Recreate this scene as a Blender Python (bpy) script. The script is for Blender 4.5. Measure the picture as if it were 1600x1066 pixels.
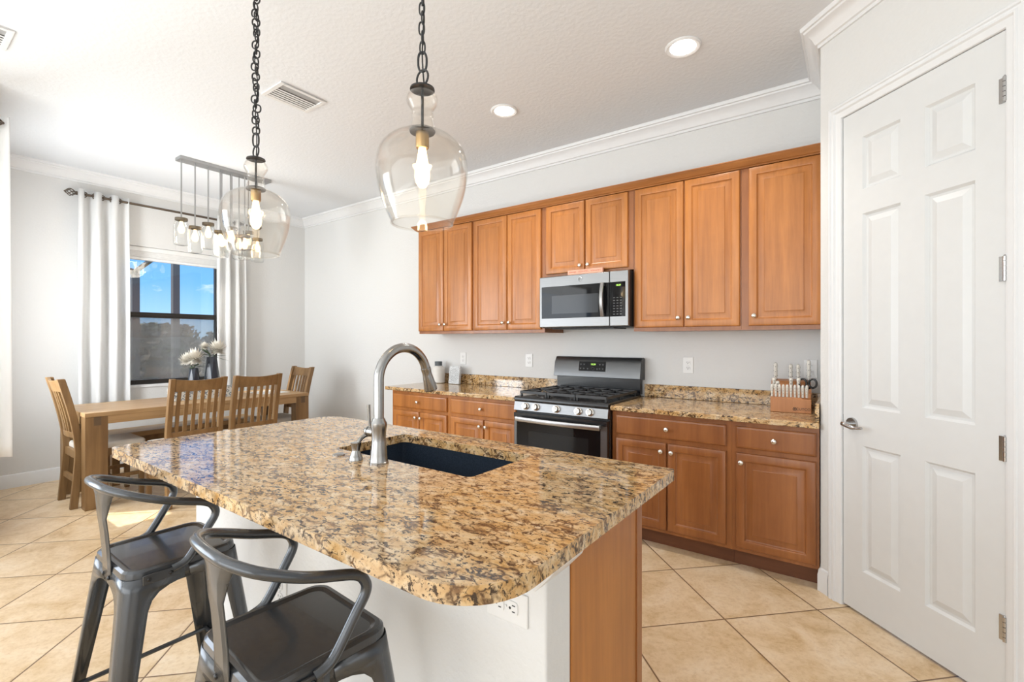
import bpy, bmesh, math, random
from mathutils import Vector, Matrix
for _o in list(bpy.data.objects): bpy.data.objects.remove(_o)
S = bpy.context.scene
COL = S.collection
PI = math.pi
R = math.radians
random.seed(7)

# ------------------------------------------------------------------ camera, sky, sun, light, exposure
cd = bpy.data.cameras.new('camera'); cam = bpy.data.objects.new('camera', cd); COL.objects.link(cam)
cam.location = (0, 0, 1.3274); cam.rotation_euler = (R(90), 0, R(35.95))
cd.sensor_width = 36; cd.lens = 36*741.4/1600; cd.clip_start = .02; cd.clip_end = 300
S.camera = cam
S.view_settings.view_transform = 'Standard'; S.view_settings.look = 'None'
S.view_settings.gamma = 1; S.view_settings.use_curve_mapping = False
S.view_settings.exposure = 0.85

def make_world():
    w = bpy.data.worlds.new('sky'); S.world = w; w.use_nodes = True
    nt = w.node_tree; n = nt.nodes; l = nt.links; n.clear()
    out = n.new('ShaderNodeOutputWorld'); bg = n.new('ShaderNodeBackground'); l.new(bg.outputs[0], out.inputs[0])
    tc = n.new('ShaderNodeTexCoord'); sp = n.new('ShaderNodeSeparateXYZ'); l.new(tc.outputs['Generated'], sp.inputs[0])
    r = n.new('ShaderNodeValToRGB'); l.new(sp.outputs['Z'], r.inputs[0])
    e = r.color_ramp.elements
    e[0].position = 0.0; e[0].color = (.45, .70, .95, 1)
    e[1].position = .45; e[1].color = (.06, .20, .62, 1)
    k = e.new(.10); k.color = (.17, .45, .90, 1)
    k = e.new(.22); k.color = (.10, .33, .80, 1)
    mp = n.new('ShaderNodeMapping'); mp.inputs['Scale'].default_value = (1, 1, 2.6); mp.inputs['Location'].default_value = (.35, .1, .2)
    l.new(tc.outputs['Generated'], mp.inputs[0])
    nz = n.new('ShaderNodeTexNoise'); nz.inputs['Scale'].default_value = 9; nz.inputs['Detail'].default_value = 7; nz.inputs['Roughness'].default_value = .55
    l.new(mp.outputs[0], nz.inputs[0])
    cr = n.new('ShaderNodeValToRGB'); l.new(nz.outputs[0], cr.inputs[0])
    cr.color_ramp.elements[0].position = .53; cr.color_ramp.elements[0].color = (0, 0, 0, 1)
    cr.color_ramp.elements[1].position = .66; cr.color_ramp.elements[1].color = (.9, .9, .9, 1)
    mx = n.new('ShaderNodeMix'); mx.data_type = 'RGBA'
    l.new(cr.outputs[0], mx.inputs[0]); l.new(r.outputs[0], mx.inputs[6]); mx.inputs[7].default_value = (.95, .97, 1, 1)
    l.new(mx.outputs[2], bg.inputs[0]); bg.inputs[1].default_value = .85
make_world()

def light(name, kind, loc, rot, energy, color=(1, 1, 1), **kw):
    d = bpy.data.lights.new(name, kind); d.energy = energy; d.color = color
    for k, v in kw.items(): setattr(d, k, v)
    o = bpy.data.objects.new(name, d); COL.objects.link(o); o.location = loc; o.rotation_euler = rot
    return o
SUN_DIR = Vector((.67, .74, -1.0)).normalized()
light('sun', 'SUN', (-8, -6, 9), SUN_DIR.to_track_quat('-Z', 'Y').to_euler(), 4.0, (1, .93, .80), angle=R(.6))
# area fills added behind and around the camera, standing in for unseen daylight
light('great_room_fill', 'AREA', (-1.4, -3.85, 1.45), (R(90), 0, 0), 68, (.93, .97, 1), shape='RECTANGLE', size=6.0, size_y=2.4)
light('side_room_fill', 'AREA', (2.9, -1.2, 1.45), (R(90), 0, R(90)), 12, (.93, .97, 1), shape='RECTANGLE', size=4.0, size_y=2.4)  # added fill; the wall behind it has no opening
light('side_glass_fill', 'AREA', (-4.78, -1.7, 1.5), (R(90), 0, R(-90)), 50, (.93, .97, 1), shape='RECTANGLE', size=2.4, size_y=1.9)  # added area fill just outside the side wall opening
light('nook_glass_fill', 'AREA', (-5.06, .24, 1.57), (R(90), 0, 0), 34, (.93, .97, 1), shape='RECTANGLE', size=.7, size_y=1.4)  # added to brighten the nook, set outside its second window
light('ceiling_fill', 'AREA', (-2.1, -1.2, .9), (R(180), 0, 0), 50, (.90, .96, 1), shape='RECTANGLE', size=4.4, size_y=2.6)  # added upward fill that brightens the ceiling; no lamp stands here

# ------------------------------------------------------------------ materials
def new_mat(name):
    m = bpy.data.materials.new(name); m.use_nodes = True
    nt = m.node_tree; b = nt.nodes['Principled BSDF']
    return m, nt, nt.nodes, nt.links, b
def coords(n, l, scale=(1, 1, 1), rot=(0, 0, 0), loc=(0, 0, 0)):
    tc = n.new('ShaderNodeTexCoord'); mp = n.new('ShaderNodeMapping')
    mp.inputs['Scale'].default_value = scale; mp.inputs['Rotation'].default_value = rot; mp.inputs['Location'].default_value = loc
    l.new(tc.outputs['Object'], mp.inputs[0]); return mp.outputs[0]
def noise(n, l, vec, scale, detail=4, rough=.5, dist=0):
    z = n.new('ShaderNodeTexNoise'); l.new(vec, z.inputs['Vector'])
    z.inputs['Scale'].default_value = scale; z.inputs['Detail'].default_value = detail
    z.inputs['Roughness'].default_value = rough; z.inputs['Distortion'].default_value = dist
    return z.outputs[0]
def ramp(n, l, fac, stops):
    r = n.new('ShaderNodeValToRGB'); l.new(fac, r.inputs[0]); e = r.color_ramp.elements
    while len(e) < len(stops): e.new(.5)
    for i, (p, c) in enumerate(stops): e[i].position = p; e[i].color = (*c, 1) if len(c) == 3 else c
    return r.outputs[0]
def mix(n, l, fac, a, b, mode='MIX'):
    m = n.new('ShaderNodeMix'); m.data_type = 'RGBA'; m.blend_type = mode
    for v, s in ((fac, 0), (a, 6), (b, 7)):
        if isinstance(v, (int, float)): m.inputs[s].default_value = v
        elif isinstance(v, tuple): m.inputs[s].default_value = (*v, 1)
        else: l.new(v, m.inputs[s])
    return m.outputs[2]
def bump(n, l, b, h, strength=.1, dist=.01):
    u = n.new('ShaderNodeBump'); u.inputs['Strength'].default_value = strength; u.inputs['Distance'].default_value = dist
    l.new(h, u.inputs['Height']); l.new(u.outputs[0], b.inputs['Normal'])
def plain(name, col, rough=.5, metal=0, coat=0, emit=0, ecol=None, var=.03, nscale=20, bs=0, spec=.5):
    m, nt, n, l, b = new_mat(name); b.inputs['Specular IOR Level'].default_value = spec
    v = coords(n, l); z = noise(n, l, v, nscale, 3)
    c1 = tuple(max(0, c*(1-var)) for c in col); c2 = tuple(min(1, c*(1+var)) for c in col)
    l.new(ramp(n, l, z, [(.3, c1), (.7, c2)]), b.inputs['Base Color'])
    b.inputs['Roughness'].default_value = rough; b.inputs['Metallic'].default_value = metal
    b.inputs['Coat Weight'].default_value = coat
    if emit:
        b.inputs['Emission Color'].default_value = (*(ecol or col), 1); b.inputs['Emission Strength'].default_value = emit
    if bs: bump(n, l, b, noise(n, l, v, bs, 3), .25, .002)
    return m
def paint(name, col, bscale, bstr, rough=.75):
    m, nt, n, l, b = new_mat(name); v = coords(n, l)
    b.inputs['Base Color'].default_value = (*col, 1); b.inputs['Roughness'].default_value = rough
    z = noise(n, l, v, bscale, 3, .5)
    bump(n, l, b, ramp(n, l, z, [(.42, (0, 0, 0)), (.62, (1, 1, 1))]), bstr, .003)
    return m
def wood(name, dark, light_, axis='z', rough=.35, coat=.2, fine=60, blotch=.5, streak=6.0):
    m, nt, n, l, b = new_mat(name)
    sc = {'x': (.06, 1, 1), 'y': (1, .06, 1), 'z': (1, 1, .06)}[axis]
    v = coords(n, l, sc)
    a = noise(n, l, v, fine, 5, .6); w = noise(n, l, v, streak*2, 4, .55, .6); bl = noise(n, l, coords(n, l), 5, 4, .6)
    base = ramp(n, l, w, [(.3, dark), (.7, light_)])
    g = ramp(n, l, a, [(.35, (.78, .74, .70)), (.6, (1, 1, 1))])
    c = mix(n, l, .55, base, g, 'MULTIPLY')
    g2 = ramp(n, l, bl, [(.3, (.80, .76, .72)), (.65, (1.0, 1.0, 1.0))])
    c = mix(n, l, blotch, c, g2, 'MULTIPLY')
    l.new(c, b.inputs['Base Color']); b.inputs['Roughness'].default_value = rough
    b.inputs['Coat Weight'].default_value = coat; b.inputs['Coat Roughness'].default_value = .25
    return m
def granite():
    m, nt, n, l, b = new_mat('granite')
    v = coords(n, l); vs = coords(n, l, (.75, 1.35, 1.0), (0, 0, R(18)))
    wz = n.new('ShaderNodeTexNoise'); wz.inputs['Scale'].default_value = 26; wz.inputs['Detail'].default_value = 4; l.new(vs, wz.inputs['Vector'])
    wv = n.new('ShaderNodeVectorMath'); wv.operation = 'MULTIPLY_ADD'; l.new(wz.outputs['Color'], wv.inputs[0]); wv.inputs[1].default_value = (.045, .045, .045); l.new(vs, wv.inputs[2])
    w = wv.outputs[0]
    def voro(scale, feat):
        q = n.new('ShaderNodeTexVoronoi'); q.feature = feat; q.inputs['Scale'].default_value = scale; l.new(w, q.inputs['Vector']); return q
    n1 = noise(n, l, w, 20, 5, .6); n2 = noise(n, l, w, 62, 6, .65, .3); n3 = noise(n, l, v, 150, 3, .6)
    big = noise(n, l, v, 3.2, 3, .5); tone = noise(n, l, w, 30, 4, .55)
    gold = ramp(n, l, tone, [(.28, (.42, .22, .07)), (.42, (.58, .35, .14)), (.55, (.66, .45, .23)), (.70, (.72, .56, .37))])
    gold = mix(n, l, ramp(n, l, big, [(.45, (0, 0, 0)), (.68, (.30, .30, .30))]), gold, (.52, .46, .38))
    ve = voro(34, 'DISTANCE_TO_EDGE'); em = ramp(n, l, ve.outputs['Distance'], [(.03, (1, 1, 1)), (.13, (0, 0, 0))])
    gate = ramp(n, l, n1, [(.42, (1, 1, 1)), (.54, (0, 0, 0))])
    c = mix(n, l, mix(n, l, 1.0, em, gate, 'MULTIPLY'), gold, (.11, .055, .025))
    br = ramp(n, l, n1, [(.30, (1, 1, 1)), (.42, (0, 0, 0))])
    c = mix(n, l, br, c, (.22, .115, .05))
    dk = ramp(n, l, n2, [(.405, (1, 1, 1)), (.455, (0, 0, 0))])
    c = mix(n, l, dk, c, (.050, .030, .020))
    fk = ramp(n, l, n3, [(.33, (1, 1, 1)), (.40, (0, 0, 0))])
    c = mix(n, l, fk, c, (.06, .04, .025))
    l.new(c, b.inputs['Base Color']); b.inputs['Roughness'].default_value = .07
    b.inputs['Specular IOR Level'].default_value = .6
    return m
def tiles():
    m, nt, n, l, b = new_mat('floor_tile')
    # square tiles laid on the diagonal
    T = .499
    v = coords(n, l, (1/T, 1/T, 1/T), (0, 0, R(-45)))
    k = math.sqrt(.5)/T
    x0, y0 = -.508, 2.428
    ox = (x0 + y0)*k; oy = (-x0 + y0)*k
    v2 = n.new('ShaderNodeVectorMath'); v2.operation = 'SUBTRACT'; l.new(v, v2.inputs[0]); v2.inputs[1].default_value = (ox, oy, 0)
    fr = n.new('ShaderNodeVectorMath'); fr.operation = 'FRACTION'; l.new(v2.outputs[0], fr.inputs[0])
    fl = n.new('ShaderNodeVectorMath'); fl.operation = 'FLOOR'; l.new(v2.outputs[0], fl.inputs[0])
    sp = n.new('ShaderNodeSeparateXYZ'); l.new(fr.outputs[0], sp.inputs[0])
    def edge(s):
        a = n.new('ShaderNodeMath'); a.operation = 'SUBTRACT'; l.new(s, a.inputs[0]); a.inputs[1].default_value = .5
        c = n.new('ShaderNodeMath'); c.operation = 'ABSOLUTE'; l.new(a.outputs[0], c.inputs[0]); return c.outputs[0]
    mxx = n.new('ShaderNodeMath'); mxx.operation = 'MAXIMUM'; l.new(edge(sp.outputs[0]), mxx.inputs[0]); l.new(edge(sp.outputs[1]), mxx.inputs[1])
    grout = ramp(n, l, mxx.outputs[0], [(.4915, (0, 0, 0)), (.4945, (1, 1, 1))])
    wn = n.new('ShaderNodeTexWhiteNoise'); wn.noise_dimensions = '3D'; l.new(fl.outputs[0], wn.inputs['Vector'])
    off = n.new('ShaderNodeVectorMath'); off.operation = 'MULTIPLY_ADD'; l.new(wn.outputs['Color'], off.inputs[0]); off.inputs[1].default_value = (9, 9, 9); l.new(v2.outputs[0], off.inputs[2])
    z1 = noise(n, l, off.outputs[0], 2.4, 9, .70, .5); z2 = noise(n, l, off.outputs[0], 24, 6, .72)
    c = ramp(n, l, z1, [(.30, (.50, .32, .15)), (.42, (.66, .48, .28)), (.56, (.76, .59, .395)), (.70, (.80, .66, .49))])
    c = mix(n, l, .5, c, ramp(n, l, z2, [(.34, (.74, .65, .54)), (.52, (1, 1, 1))]), 'MULTIPLY')
    c = mix(n, l, grout, c, (.16, .085, .04))
    l.new(c, b.inputs['Base Color']); b.inputs['Roughness'].default_value = .36
    inv = n.new('ShaderNodeMath'); inv.operation = 'SUBTRACT'; inv.inputs[0].default_value = 1
    g2 = ramp(n, l, mxx.outputs[0], [(.485, (0, 0, 0)), (.495, (1, 1, 1))]); l.new(g2, inv.inputs[1])
    bump(n, l, b, inv.outputs[0], .4, .002)
    return m
def brushed(name, col, rough=.28, axis='x'):
    m, nt, n, l, b = new_mat(name)
    sc = {'x': (.02, 1, 1), 'z': (1, 1, .02)}[axis]
    z = noise(n, l, coords(n, l, sc), 260, 3)
    c1 = tuple(c*.93 for c in col)
    l.new(ramp(n, l, z, [(.35, c1), (.65, col)]), b.inputs['Base Color'])
    b.inputs['Metallic'].default_value = 1; b.inputs['Roughness'].default_value = rough
    return m
def thin_glass(name, tint=(.97, .97, .96), ior=3.5, rough=.0, gain=.6):
    m = bpy.data.materials.new(name); m.use_nodes = True; nt = m.node_tree; n = nt.nodes; l = nt.links; n.clear()
    out = n.new('ShaderNodeOutputMaterial'); mx = n.new('ShaderNodeMixShader'); l.new(mx.outputs[0], out.inputs[0])
    tr = n.new('ShaderNodeBsdfTransparent'); gl = n.new('ShaderNodeBsdfGlossy'); gl.inputs['Roughness'].default_value = rough
    lw = n.new('ShaderNodeLayerWeight'); lw.inputs['Blend'].default_value = .5
    tr.inputs[0].default_value = (*tint, 1)
    p = n.new('ShaderNodeMath'); p.operation = 'POWER'; l.new(lw.outputs['Facing'], p.inputs[0]); p.inputs[1].default_value = ior
    g = n.new('ShaderNodeMath'); g.operation = 'MULTIPLY_ADD'; g.use_clamp = True; l.new(p.outputs[0], g.inputs[0]); g.inputs[1].default_value = gain; g.inputs[2].default_value = .03
    l.new(g.outputs[0], mx.inputs[0]); l.new(tr.outputs[0], mx.inputs[1]); l.new(gl.outputs[0], mx.inputs[2])
    return m
def sheer(name, col, trans):
    m, nt, n, l, b = new_mat(name)
    z = noise(n, l, coords(n, l, (1, 1, .3)), 220, 2)
    b.inputs['Base Color'].default_value = (*col, 1); b.inputs['Roughness'].default_value = .9
    bump(n, l, b, z, .15, .001)
    out = [q for q in n if q.type == 'OUTPUT_MATERIAL'][0]
    t = n.new('ShaderNodeBsdfTranslucent'); t.inputs[0].default_value = (*col, 1)
    mx = n.new('ShaderNodeMixShader'); mx.inputs[0].default_value = trans
    l.new(b.outputs[0], mx.inputs[1]); l.new(t.outputs[0], mx.inputs[2]); l.new(mx.outputs[0], out.inputs[0])
    return m
def screen_mat():
    m = bpy.data.materials.new('insect_screen'); m.use_nodes = True; nt = m.node_tree; n = nt.nodes; l = nt.links; n.clear()
    out = n.new('ShaderNodeOutputMaterial'); mx = n.new('ShaderNodeMixShader'); mx.inputs[0].default_value = .42; l.new(mx.outputs[0], out.inputs[0])
    tr = n.new('ShaderNodeBsdfTransparent'); df = n.new('ShaderNodeBsdfDiffuse'); df.inputs[0].default_value = (.40, .40, .40, 1)
    l.new(tr.outputs[0], mx.inputs[1]); l.new(df.outputs[0], mx.inputs[2]); return m
def emitter(name, col, strength):
    m, nt, n, l, b = new_mat(name); b.inputs['Base Color'].default_value = (*col, 1)
    b.inputs['Emission Color'].default_value = (*col, 1); b.inputs['Emission Strength'].default_value = strength; return m

M = dict(
    wall=paint('wall_paint', (.70, .70, .69), 55, .18), ceil=paint('ceiling_texture', (.75, .775, .805), 38, .18, .85),
    knee=paint('knee_wall_paint', (.74, .74, .73), 60, .2), trim=plain('white_trim_enamel', (.76, .768, .775), .35, var=.01),
    door=plain('white_door_enamel', (.69, .70, .70), .38, var=.01), tile=tiles(), granite=granite(),
    wood=wood('honey_maple', (.37, .132, .027), (.55, .216, .050), coat=.12), woodh=wood('honey_maple_level_grain', (.30, .11, .028), (.45, .18, .05), 'x'),
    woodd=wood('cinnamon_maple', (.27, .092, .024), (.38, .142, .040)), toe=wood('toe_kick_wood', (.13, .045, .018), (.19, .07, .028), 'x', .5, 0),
    table=wood('oak_table', (.36, .215, .095), (.52, .345, .175), 'y', .42, .1), chair=wood('oak_chair', (.175, .095, .036), (.30, .178, .074), 'z', .45, .1),
    tenon=plain('dark_tenon', (.12, .075, .04), .5), seatpad=plain('cream_seat_fabric', (.62, .58, .52), .85, bs=300),
    steel=brushed('brushed_steel', (.43, .43, .43), .30), steelz=brushed('brushed_nickel', (.37, .365, .355), .22, 'z'), steelm=brushed('mid_steel', (.25, .25, .25), .34), slate=brushed('slate_steel', (.17, .175, .18), .34),
    chrome=plain('polished_chrome', (.50, .50, .50), .16, 1), knob=plain('satin_nickel', (.72, .69, .64), .25, 1),
    black=plain('black_enamel', (.010, .010, .011), .24, coat=.1), blackm=plain('matte_black', (.015, .015, .016), .5), iron=plain('cast_iron', (.018, .018, .019), .42),
    bglass=plain('black_glass', (.006, .006, .007), .04, var=0, spec=.22), wglass=plain('oven_window', (.014, .015, .016), .08, var=0, spec=.22),
    mwwin=plain('microwave_window', (.045, .048, .052), .10, var=0, spec=.25),
    gun=plain('gunmetal_paint', (.088, .093, .100), .25, .65, coat=.2, nscale=6, var=.10), bronze=plain('dark_bronze', (.03, .027, .024), .4, .4),
    rod=plain('antique_pewter', (.16, .13, .105), .35, .9), sink=plain('black_composite', (.020, .029, .044), .24, var=.2, nscale=200),
    plastic=plain('white_plastic', (.80, .80, .79), .3, var=.005), slot=plain('slot_black', (.02, .02, .02), .6),
    curtain=sheer('white_curtain', (.92, .92, .915), .45), blind=plain('white_blind', (.80, .80, .79), .6),
    glass=thin_glass('window_glass', (.96, .97, .97)), pglass=thin_glass('amber_tinted_glass', (.992, .982, .965), 3.0, 0, .55),
    jglass=thin_glass('jar_glass', (.95, .96, .96), 2.0, .03, .7), screen=screen_mat(),
    bulb=emitter('warm_bulb', (1, .74, .40), 3.2), bulb2=emitter('warm_jar_bulb', (1, .70, .36), 1.6), can=emitter('led_disc', (1, .97, .92), 9),
    lid=plain('dark_zinc_lid', (.20, .165, .12), .4, .8), brass=plain('aged_brass', (.42, .28, .13), .35, .9), soil=plain('vase_navy', (.022, .028, .042), .32, var=.5, nscale=9),
    petal=plain('cream_petal', (.78, .74, .66), .7), leaf=plain('dark_leaf', (.05, .10, .035), .5), ceramic=plain('white_ceramic', (.76, .74, .70), .35),
    slategrey=plain('dark_grey_glaze', (.10, .115, .125), .4), salmon=plain('salmon_card', (.72, .38, .27), .6), rust=plain('rust_ink', (.45, .10, .05), .6),
    block=wood('cherry_block', (.42, .17, .06), (.58, .26, .10), 'z', .4, .1), pearl=plain('pearl_handle', (.78, .76, .70), .2, coat=.5, var=.06, nscale=80),
    blade=plain('knife_steel', (.5, .5, .5), .25, 1), ink=plain('black_ink', (.02, .015, .012), .5), green=emitter('green_digits', (.55, 1, .15), .7),
    grey=plain('grey_marks', (.20, .205, .21), .5), lawn=plain('lawn', (.12, .15, .06), .9, var=.4, nscale=3), pave=plain('lanai_paver', (.45, .42, .38), .8),
    foliage=plain('foliage', (.085, .10, .055), .8, var=.5, nscale=4), foliage2=plain('bare_brush', (.15, .125, .095), .9, var=.4, nscale=4), bark=plain('bark', (.10, .075, .05), .9, var=.3),
    cage=plain('bronze_aluminium', (.10, .095, .088), .5), sunblockm=plain('sun_block_panel', (.6, .58, .55), .8),
    vent=plain('vent_white', (.74, .74, .735), .45), ventd=plain('vent_shadow', (.12, .12, .12), .7), duct_wall=plain('duct_wall_grey', (.34, .34, .345), .6), pattern=None, frost=plain('stone_sign', (.60, .62, .63), .5, var=.22, nscale=70))
def pattern_mat():
    m, nt, n, l, b = new_mat('patterned_tile_box'); v = coords(n, l)
    vo = n.new('ShaderNodeTexVoronoi'); vo.inputs['Scale'].default_value = 26; l.new(v, vo.inputs['Vector']); vo.distance = 'MANHATTAN'
    l.new(ramp(n, l, vo.outputs['Distance'], [(.30, (.72, .73, .70)), (.42, (.30, .36, .42)), (.58, (.05, .06, .09)), (.7, (.6, .62, .6))]), b.inputs['Base Color'])
    b.inputs['Roughness'].default_value = .4; return m
M['pattern'] = pattern_mat()

# ------------------------------------------------------------------ mesh helpers
class MB:
    def __init__(s): s.v = []; s.f = []
    def add(s, vs, fs, m=None):
        o = len(s.v); s.v += [tuple(m @ Vector(p)) if m else tuple(p) for p in vs]; s.f += [tuple(i+o for i in f) for f in fs]; return s
    def box(s, x0, x1, y0, y1, z0, z1, m=None):
        return s.add([(x0, y0, z0), (x1, y0, z0), (x1, y1, z0), (x0, y1, z0), (x0, y0, z1), (x1, y0, z1), (x1, y1, z1), (x0, y1, z1)],
                     [(0, 3, 2, 1), (4, 5, 6, 7), (0, 1, 5, 4), (1, 2, 6, 5), (2, 3, 7, 6), (3, 0, 4, 7)], m)
    def loft(s, rings, cap=True, close=True, m=None):
        k = len(rings[0]); vs = [p for r in rings for p in r]; fs = []
        for i in range(len(rings)-1):
            for j in range(k if close else k-1):
                a = i*k+j; b = i*k+(j+1) % k; fs.append((a, b, b+k, a+k))
        if cap: fs.append(tuple(range(k-1, -1, -1))); fs.append(tuple(range((len(rings)-1)*k, len(rings)*k)))
        return s.add(vs, fs, m)
    def cyl(s, p0, p1, r0, r1=None, n=20, m=None):
        r1 = r0 if r1 is None else r1; p0 = Vector(p0); p1 = Vector(p1); d = (p1-p0).normalized()
        a = d.orthogonal().normalized(); b = d.cross(a)
        ring = lambda p, r: [p+(a*math.cos(t)+b*math.sin(t))*r for t in [2*PI*i/n for i in range(n)]]
        return s.loft([ring(p0, r0), ring(p1, r1)], m=m)
    def tube(s, pts, r, n=12, closed=False, cap=True, m=None):
        pts = [Vector(p) for p in pts]; k = len(pts); rr = r if isinstance(r, (list, tuple)) else [r]*k
        tan = []
        for i in range(k):
            a = pts[(i-1) % k] if closed or i > 0 else pts[i]; b = pts[(i+1) % k] if closed or i < k-1 else pts[i]
            tan.append((b-a).normalized())
        nrm = tan[0].orthogonal().normalized(); rings = []
        for i in range(k):
            nrm = (nrm-tan[i]*nrm.dot(tan[i])).normalized(); bi = tan[i].cross(nrm)
            rings.append([pts[i]+(nrm*math.cos(2*PI*j/n)+bi*math.sin(2*PI*j/n))*rr[i] for j in range(n)])
        if closed: rings.append(rings[0]); cap = False
        return s.loft(rings, cap, m=m)
    def lathe(s, prof, n=40, c=(0, 0, 0), m=None, closed=False, cap=False):
        rings = [[(c[0]+r*math.cos(2*PI*j/n), c[1]+r*math.sin(2*PI*j/n), c[2]+z) for j in range(n)] for r, z in prof]
        if closed: rings.append(rings[0])
        return s.loft(rings, cap and not closed, m=m)
    def prism(s, poly, axis, a, b, m=None):
        def P(u, v, w): return {'x': (w, u, v), 'y': (u, w, v), 'z': (u, v, w)}[axis]
        return s.loft([[P(u, v, a) for u, v in poly], [P(u, v, b) for u, v in poly]], m=m)
    def sphere(s, c, r, n=16, k=10, m=None, sc=(1, 1, 1)):
        rings = []
        for i in range(k+1):
            t = PI*i/k; q = max(math.sin(t), .001)
            rings.append([(c[0]+sc[0]*r*q*math.cos(2*PI*j/n), c[1]+sc[1]*r*q*math.sin(2*PI*j/n), c[2]+sc[2]*r*math.cos(t)) for j in range(n)])
        return s.loft(rings, m=m)
    def build(s, name, mat, parent=None, world=False, bevel=0, seg=2, angle=32, solid=0, sub=0):
        me = bpy.data.meshes.new(name)
        off = Vector((0, 0, 0))
        if world and parent:
            p = parent
            while p.parent: p = p.parent
            off = p.location
        me.from_pydata([tuple(Vector(q)-off) for q in s.v], [], s.f)
        bm = bmesh.new(); bm.from_mesh(me)
        bmesh.ops.remove_doubles(bm, verts=bm.verts, dist=1e-6)
        bmesh.ops.dissolve_degenerate(bm, edges=bm.edges, dist=1e-7)
        bmesh.ops.recalc_face_normals(bm, faces=bm.faces); bm.to_mesh(me); bm.free()
        me.materials.append(M[mat] if isinstance(mat, str) else mat)
        for p in me.polygons: p.use_smooth = True
        me.set_sharp_from_angle(angle=R(angle))
        o = bpy.data.objects.new(name, me); COL.objects.link(o)
        if parent: o.parent = parent
        if solid: d = o.modifiers.new('thickness', 'SOLIDIFY'); d.thickness = solid; d.offset = 0
        if bevel:
            d = o.modifiers.new('bevel', 'BEVEL'); d.width = bevel; d.segments = seg; d.limit_method = 'ANGLE'; d.angle_limit = R(40); d.harden_normals = True
        if sub: d = o.modifiers.new('sub', 'SUBSURF'); d.levels = sub; d.render_levels = sub
        return o
def tag(o, label, cat, group=None, kind=None):
    o['label'] = label; o['category'] = cat
    if group: o['group'] = group
    if kind: o['kind'] = kind
    return o
def thing(name, loc, label, cat, group=None, rz=0):
    o = bpy.data.objects.new(name, None); COL.objects.link(o); o.location = loc; o.rotation_euler = (0, 0, rz); o.empty_display_size = .1
    return tag(o, label, cat, group)
def struct(o): o['kind'] = 'structure'; return o
def kids(o): return [c for c in bpy.data.objects if c.parent == o]
def dup(o, loc=None, rz=None, label=None, parent=None):
    ch = list(o.children); c = o.copy(); COL.objects.link(c)
    if parent: c.parent = parent
    for k in ch: dup(k, parent=c)
    if loc is not None: c.location = loc
    if rz is not None: c.rotation_euler = (0, 0, rz)
    if label: c['label'] = label
    return c
def arc(cx, cy, r, a0, a1, n=8): return [(cx+r*math.cos(R(a0+(a1-a0)*i/n)), cy+r*math.sin(R(a0+(a1-a0)*i/n))) for i in range(n+1)]
def rrect(x0, x1, y0, y1, r, n=6):
    r4 = r if isinstance(r, (list, tuple)) else [r]*4   # corners: (x1,y1) (x0,y1) (x0,y0) (x1,y0)
    return arc(x1-r4[0], y1-r4[0], r4[0], 0, 90, n)+arc(x0+r4[1], y1-r4[1], r4[1], 90, 180, n)+arc(x0+r4[2], y0+r4[2], r4[2], 180, 270, n)+arc(x1-r4[3], y0+r4[3], r4[3], 270, 360, n)
def slab_hole(outer, hole, z0, z1):
    bm = bmesh.new(); es = []
    for lp in (outer, hole):
        vs = [bm.verts.new((x, y, z1)) for x, y in lp]
        es += [bm.edges.new((vs[i], vs[(i+1) % len(vs)])) for i in range(len(vs))]
    bmesh.ops.triangle_fill(bm, use_beauty=True, use_dissolve=False, edges=es)
    mb = MB(); bm.verts.index_update()
    top = [tuple(v.co) for v in bm.verts]; fs = [tuple(v.index for v in f.verts) for f in bm.faces]; bm.free()
    mb.add(top, fs); mb.add([(x, y, z0) for x, y, _ in top], [f[::-1] for f in fs])
    for lp in (outer, hole): mb.loft([[(x, y, z0) for x, y in lp], [(x, y, z1) for x, y in lp]], cap=False)
    return mb
def smooth_path(pts, n=6):
    pts = [Vector(p) for p in pts]; out = []
    for i in range(len(pts)-1):
        p0 = pts[max(i-1, 0)]; p1 = pts[i]; p2 = pts[i+1]; p3 = pts[min(i+2, len(pts)-1)]
        for k in range(n):
            t = k/n
            out.append(.5*((2*p1)+(-p0+p2)*t+(2*p0-5*p1+4*p2-p3)*t*t+(-p0+3*p1-3*p2+p3)*t**3))
    out.append(pts[-1]); return out
def text_mesh(name, body, size, mat, parent, mw, extrude=.0006):
    cu = bpy.data.curves.new(name, 'FONT'); cu.body = body; cu.size = size; cu.extrude = extrude; cu.align_x = 'CENTER'; cu.align_y = 'CENTER'
    t = bpy.data.objects.new(name, cu); COL.objects.link(t)
    bpy.context.view_layer.update()
    me = bpy.data.meshes.new_from_object(t.evaluated_get(bpy.context.evaluated_depsgraph_get()))
    bpy.data.objects.remove(t); bpy.data.curves.remove(cu)
    p = parent
    while p.parent: p = p.parent
    me.transform(mw); me.transform(Matrix.Translation(-p.location))
    me.materials.clear(); me.materials.append(M[mat])
    o = bpy.data.objects.new(name, me); COL.objects.link(o); o.parent = parent; return o
FACE_CAM = Matrix.Rotation(R(90), 4, 'X')      # text lying in xy -> standing, facing -y

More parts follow.
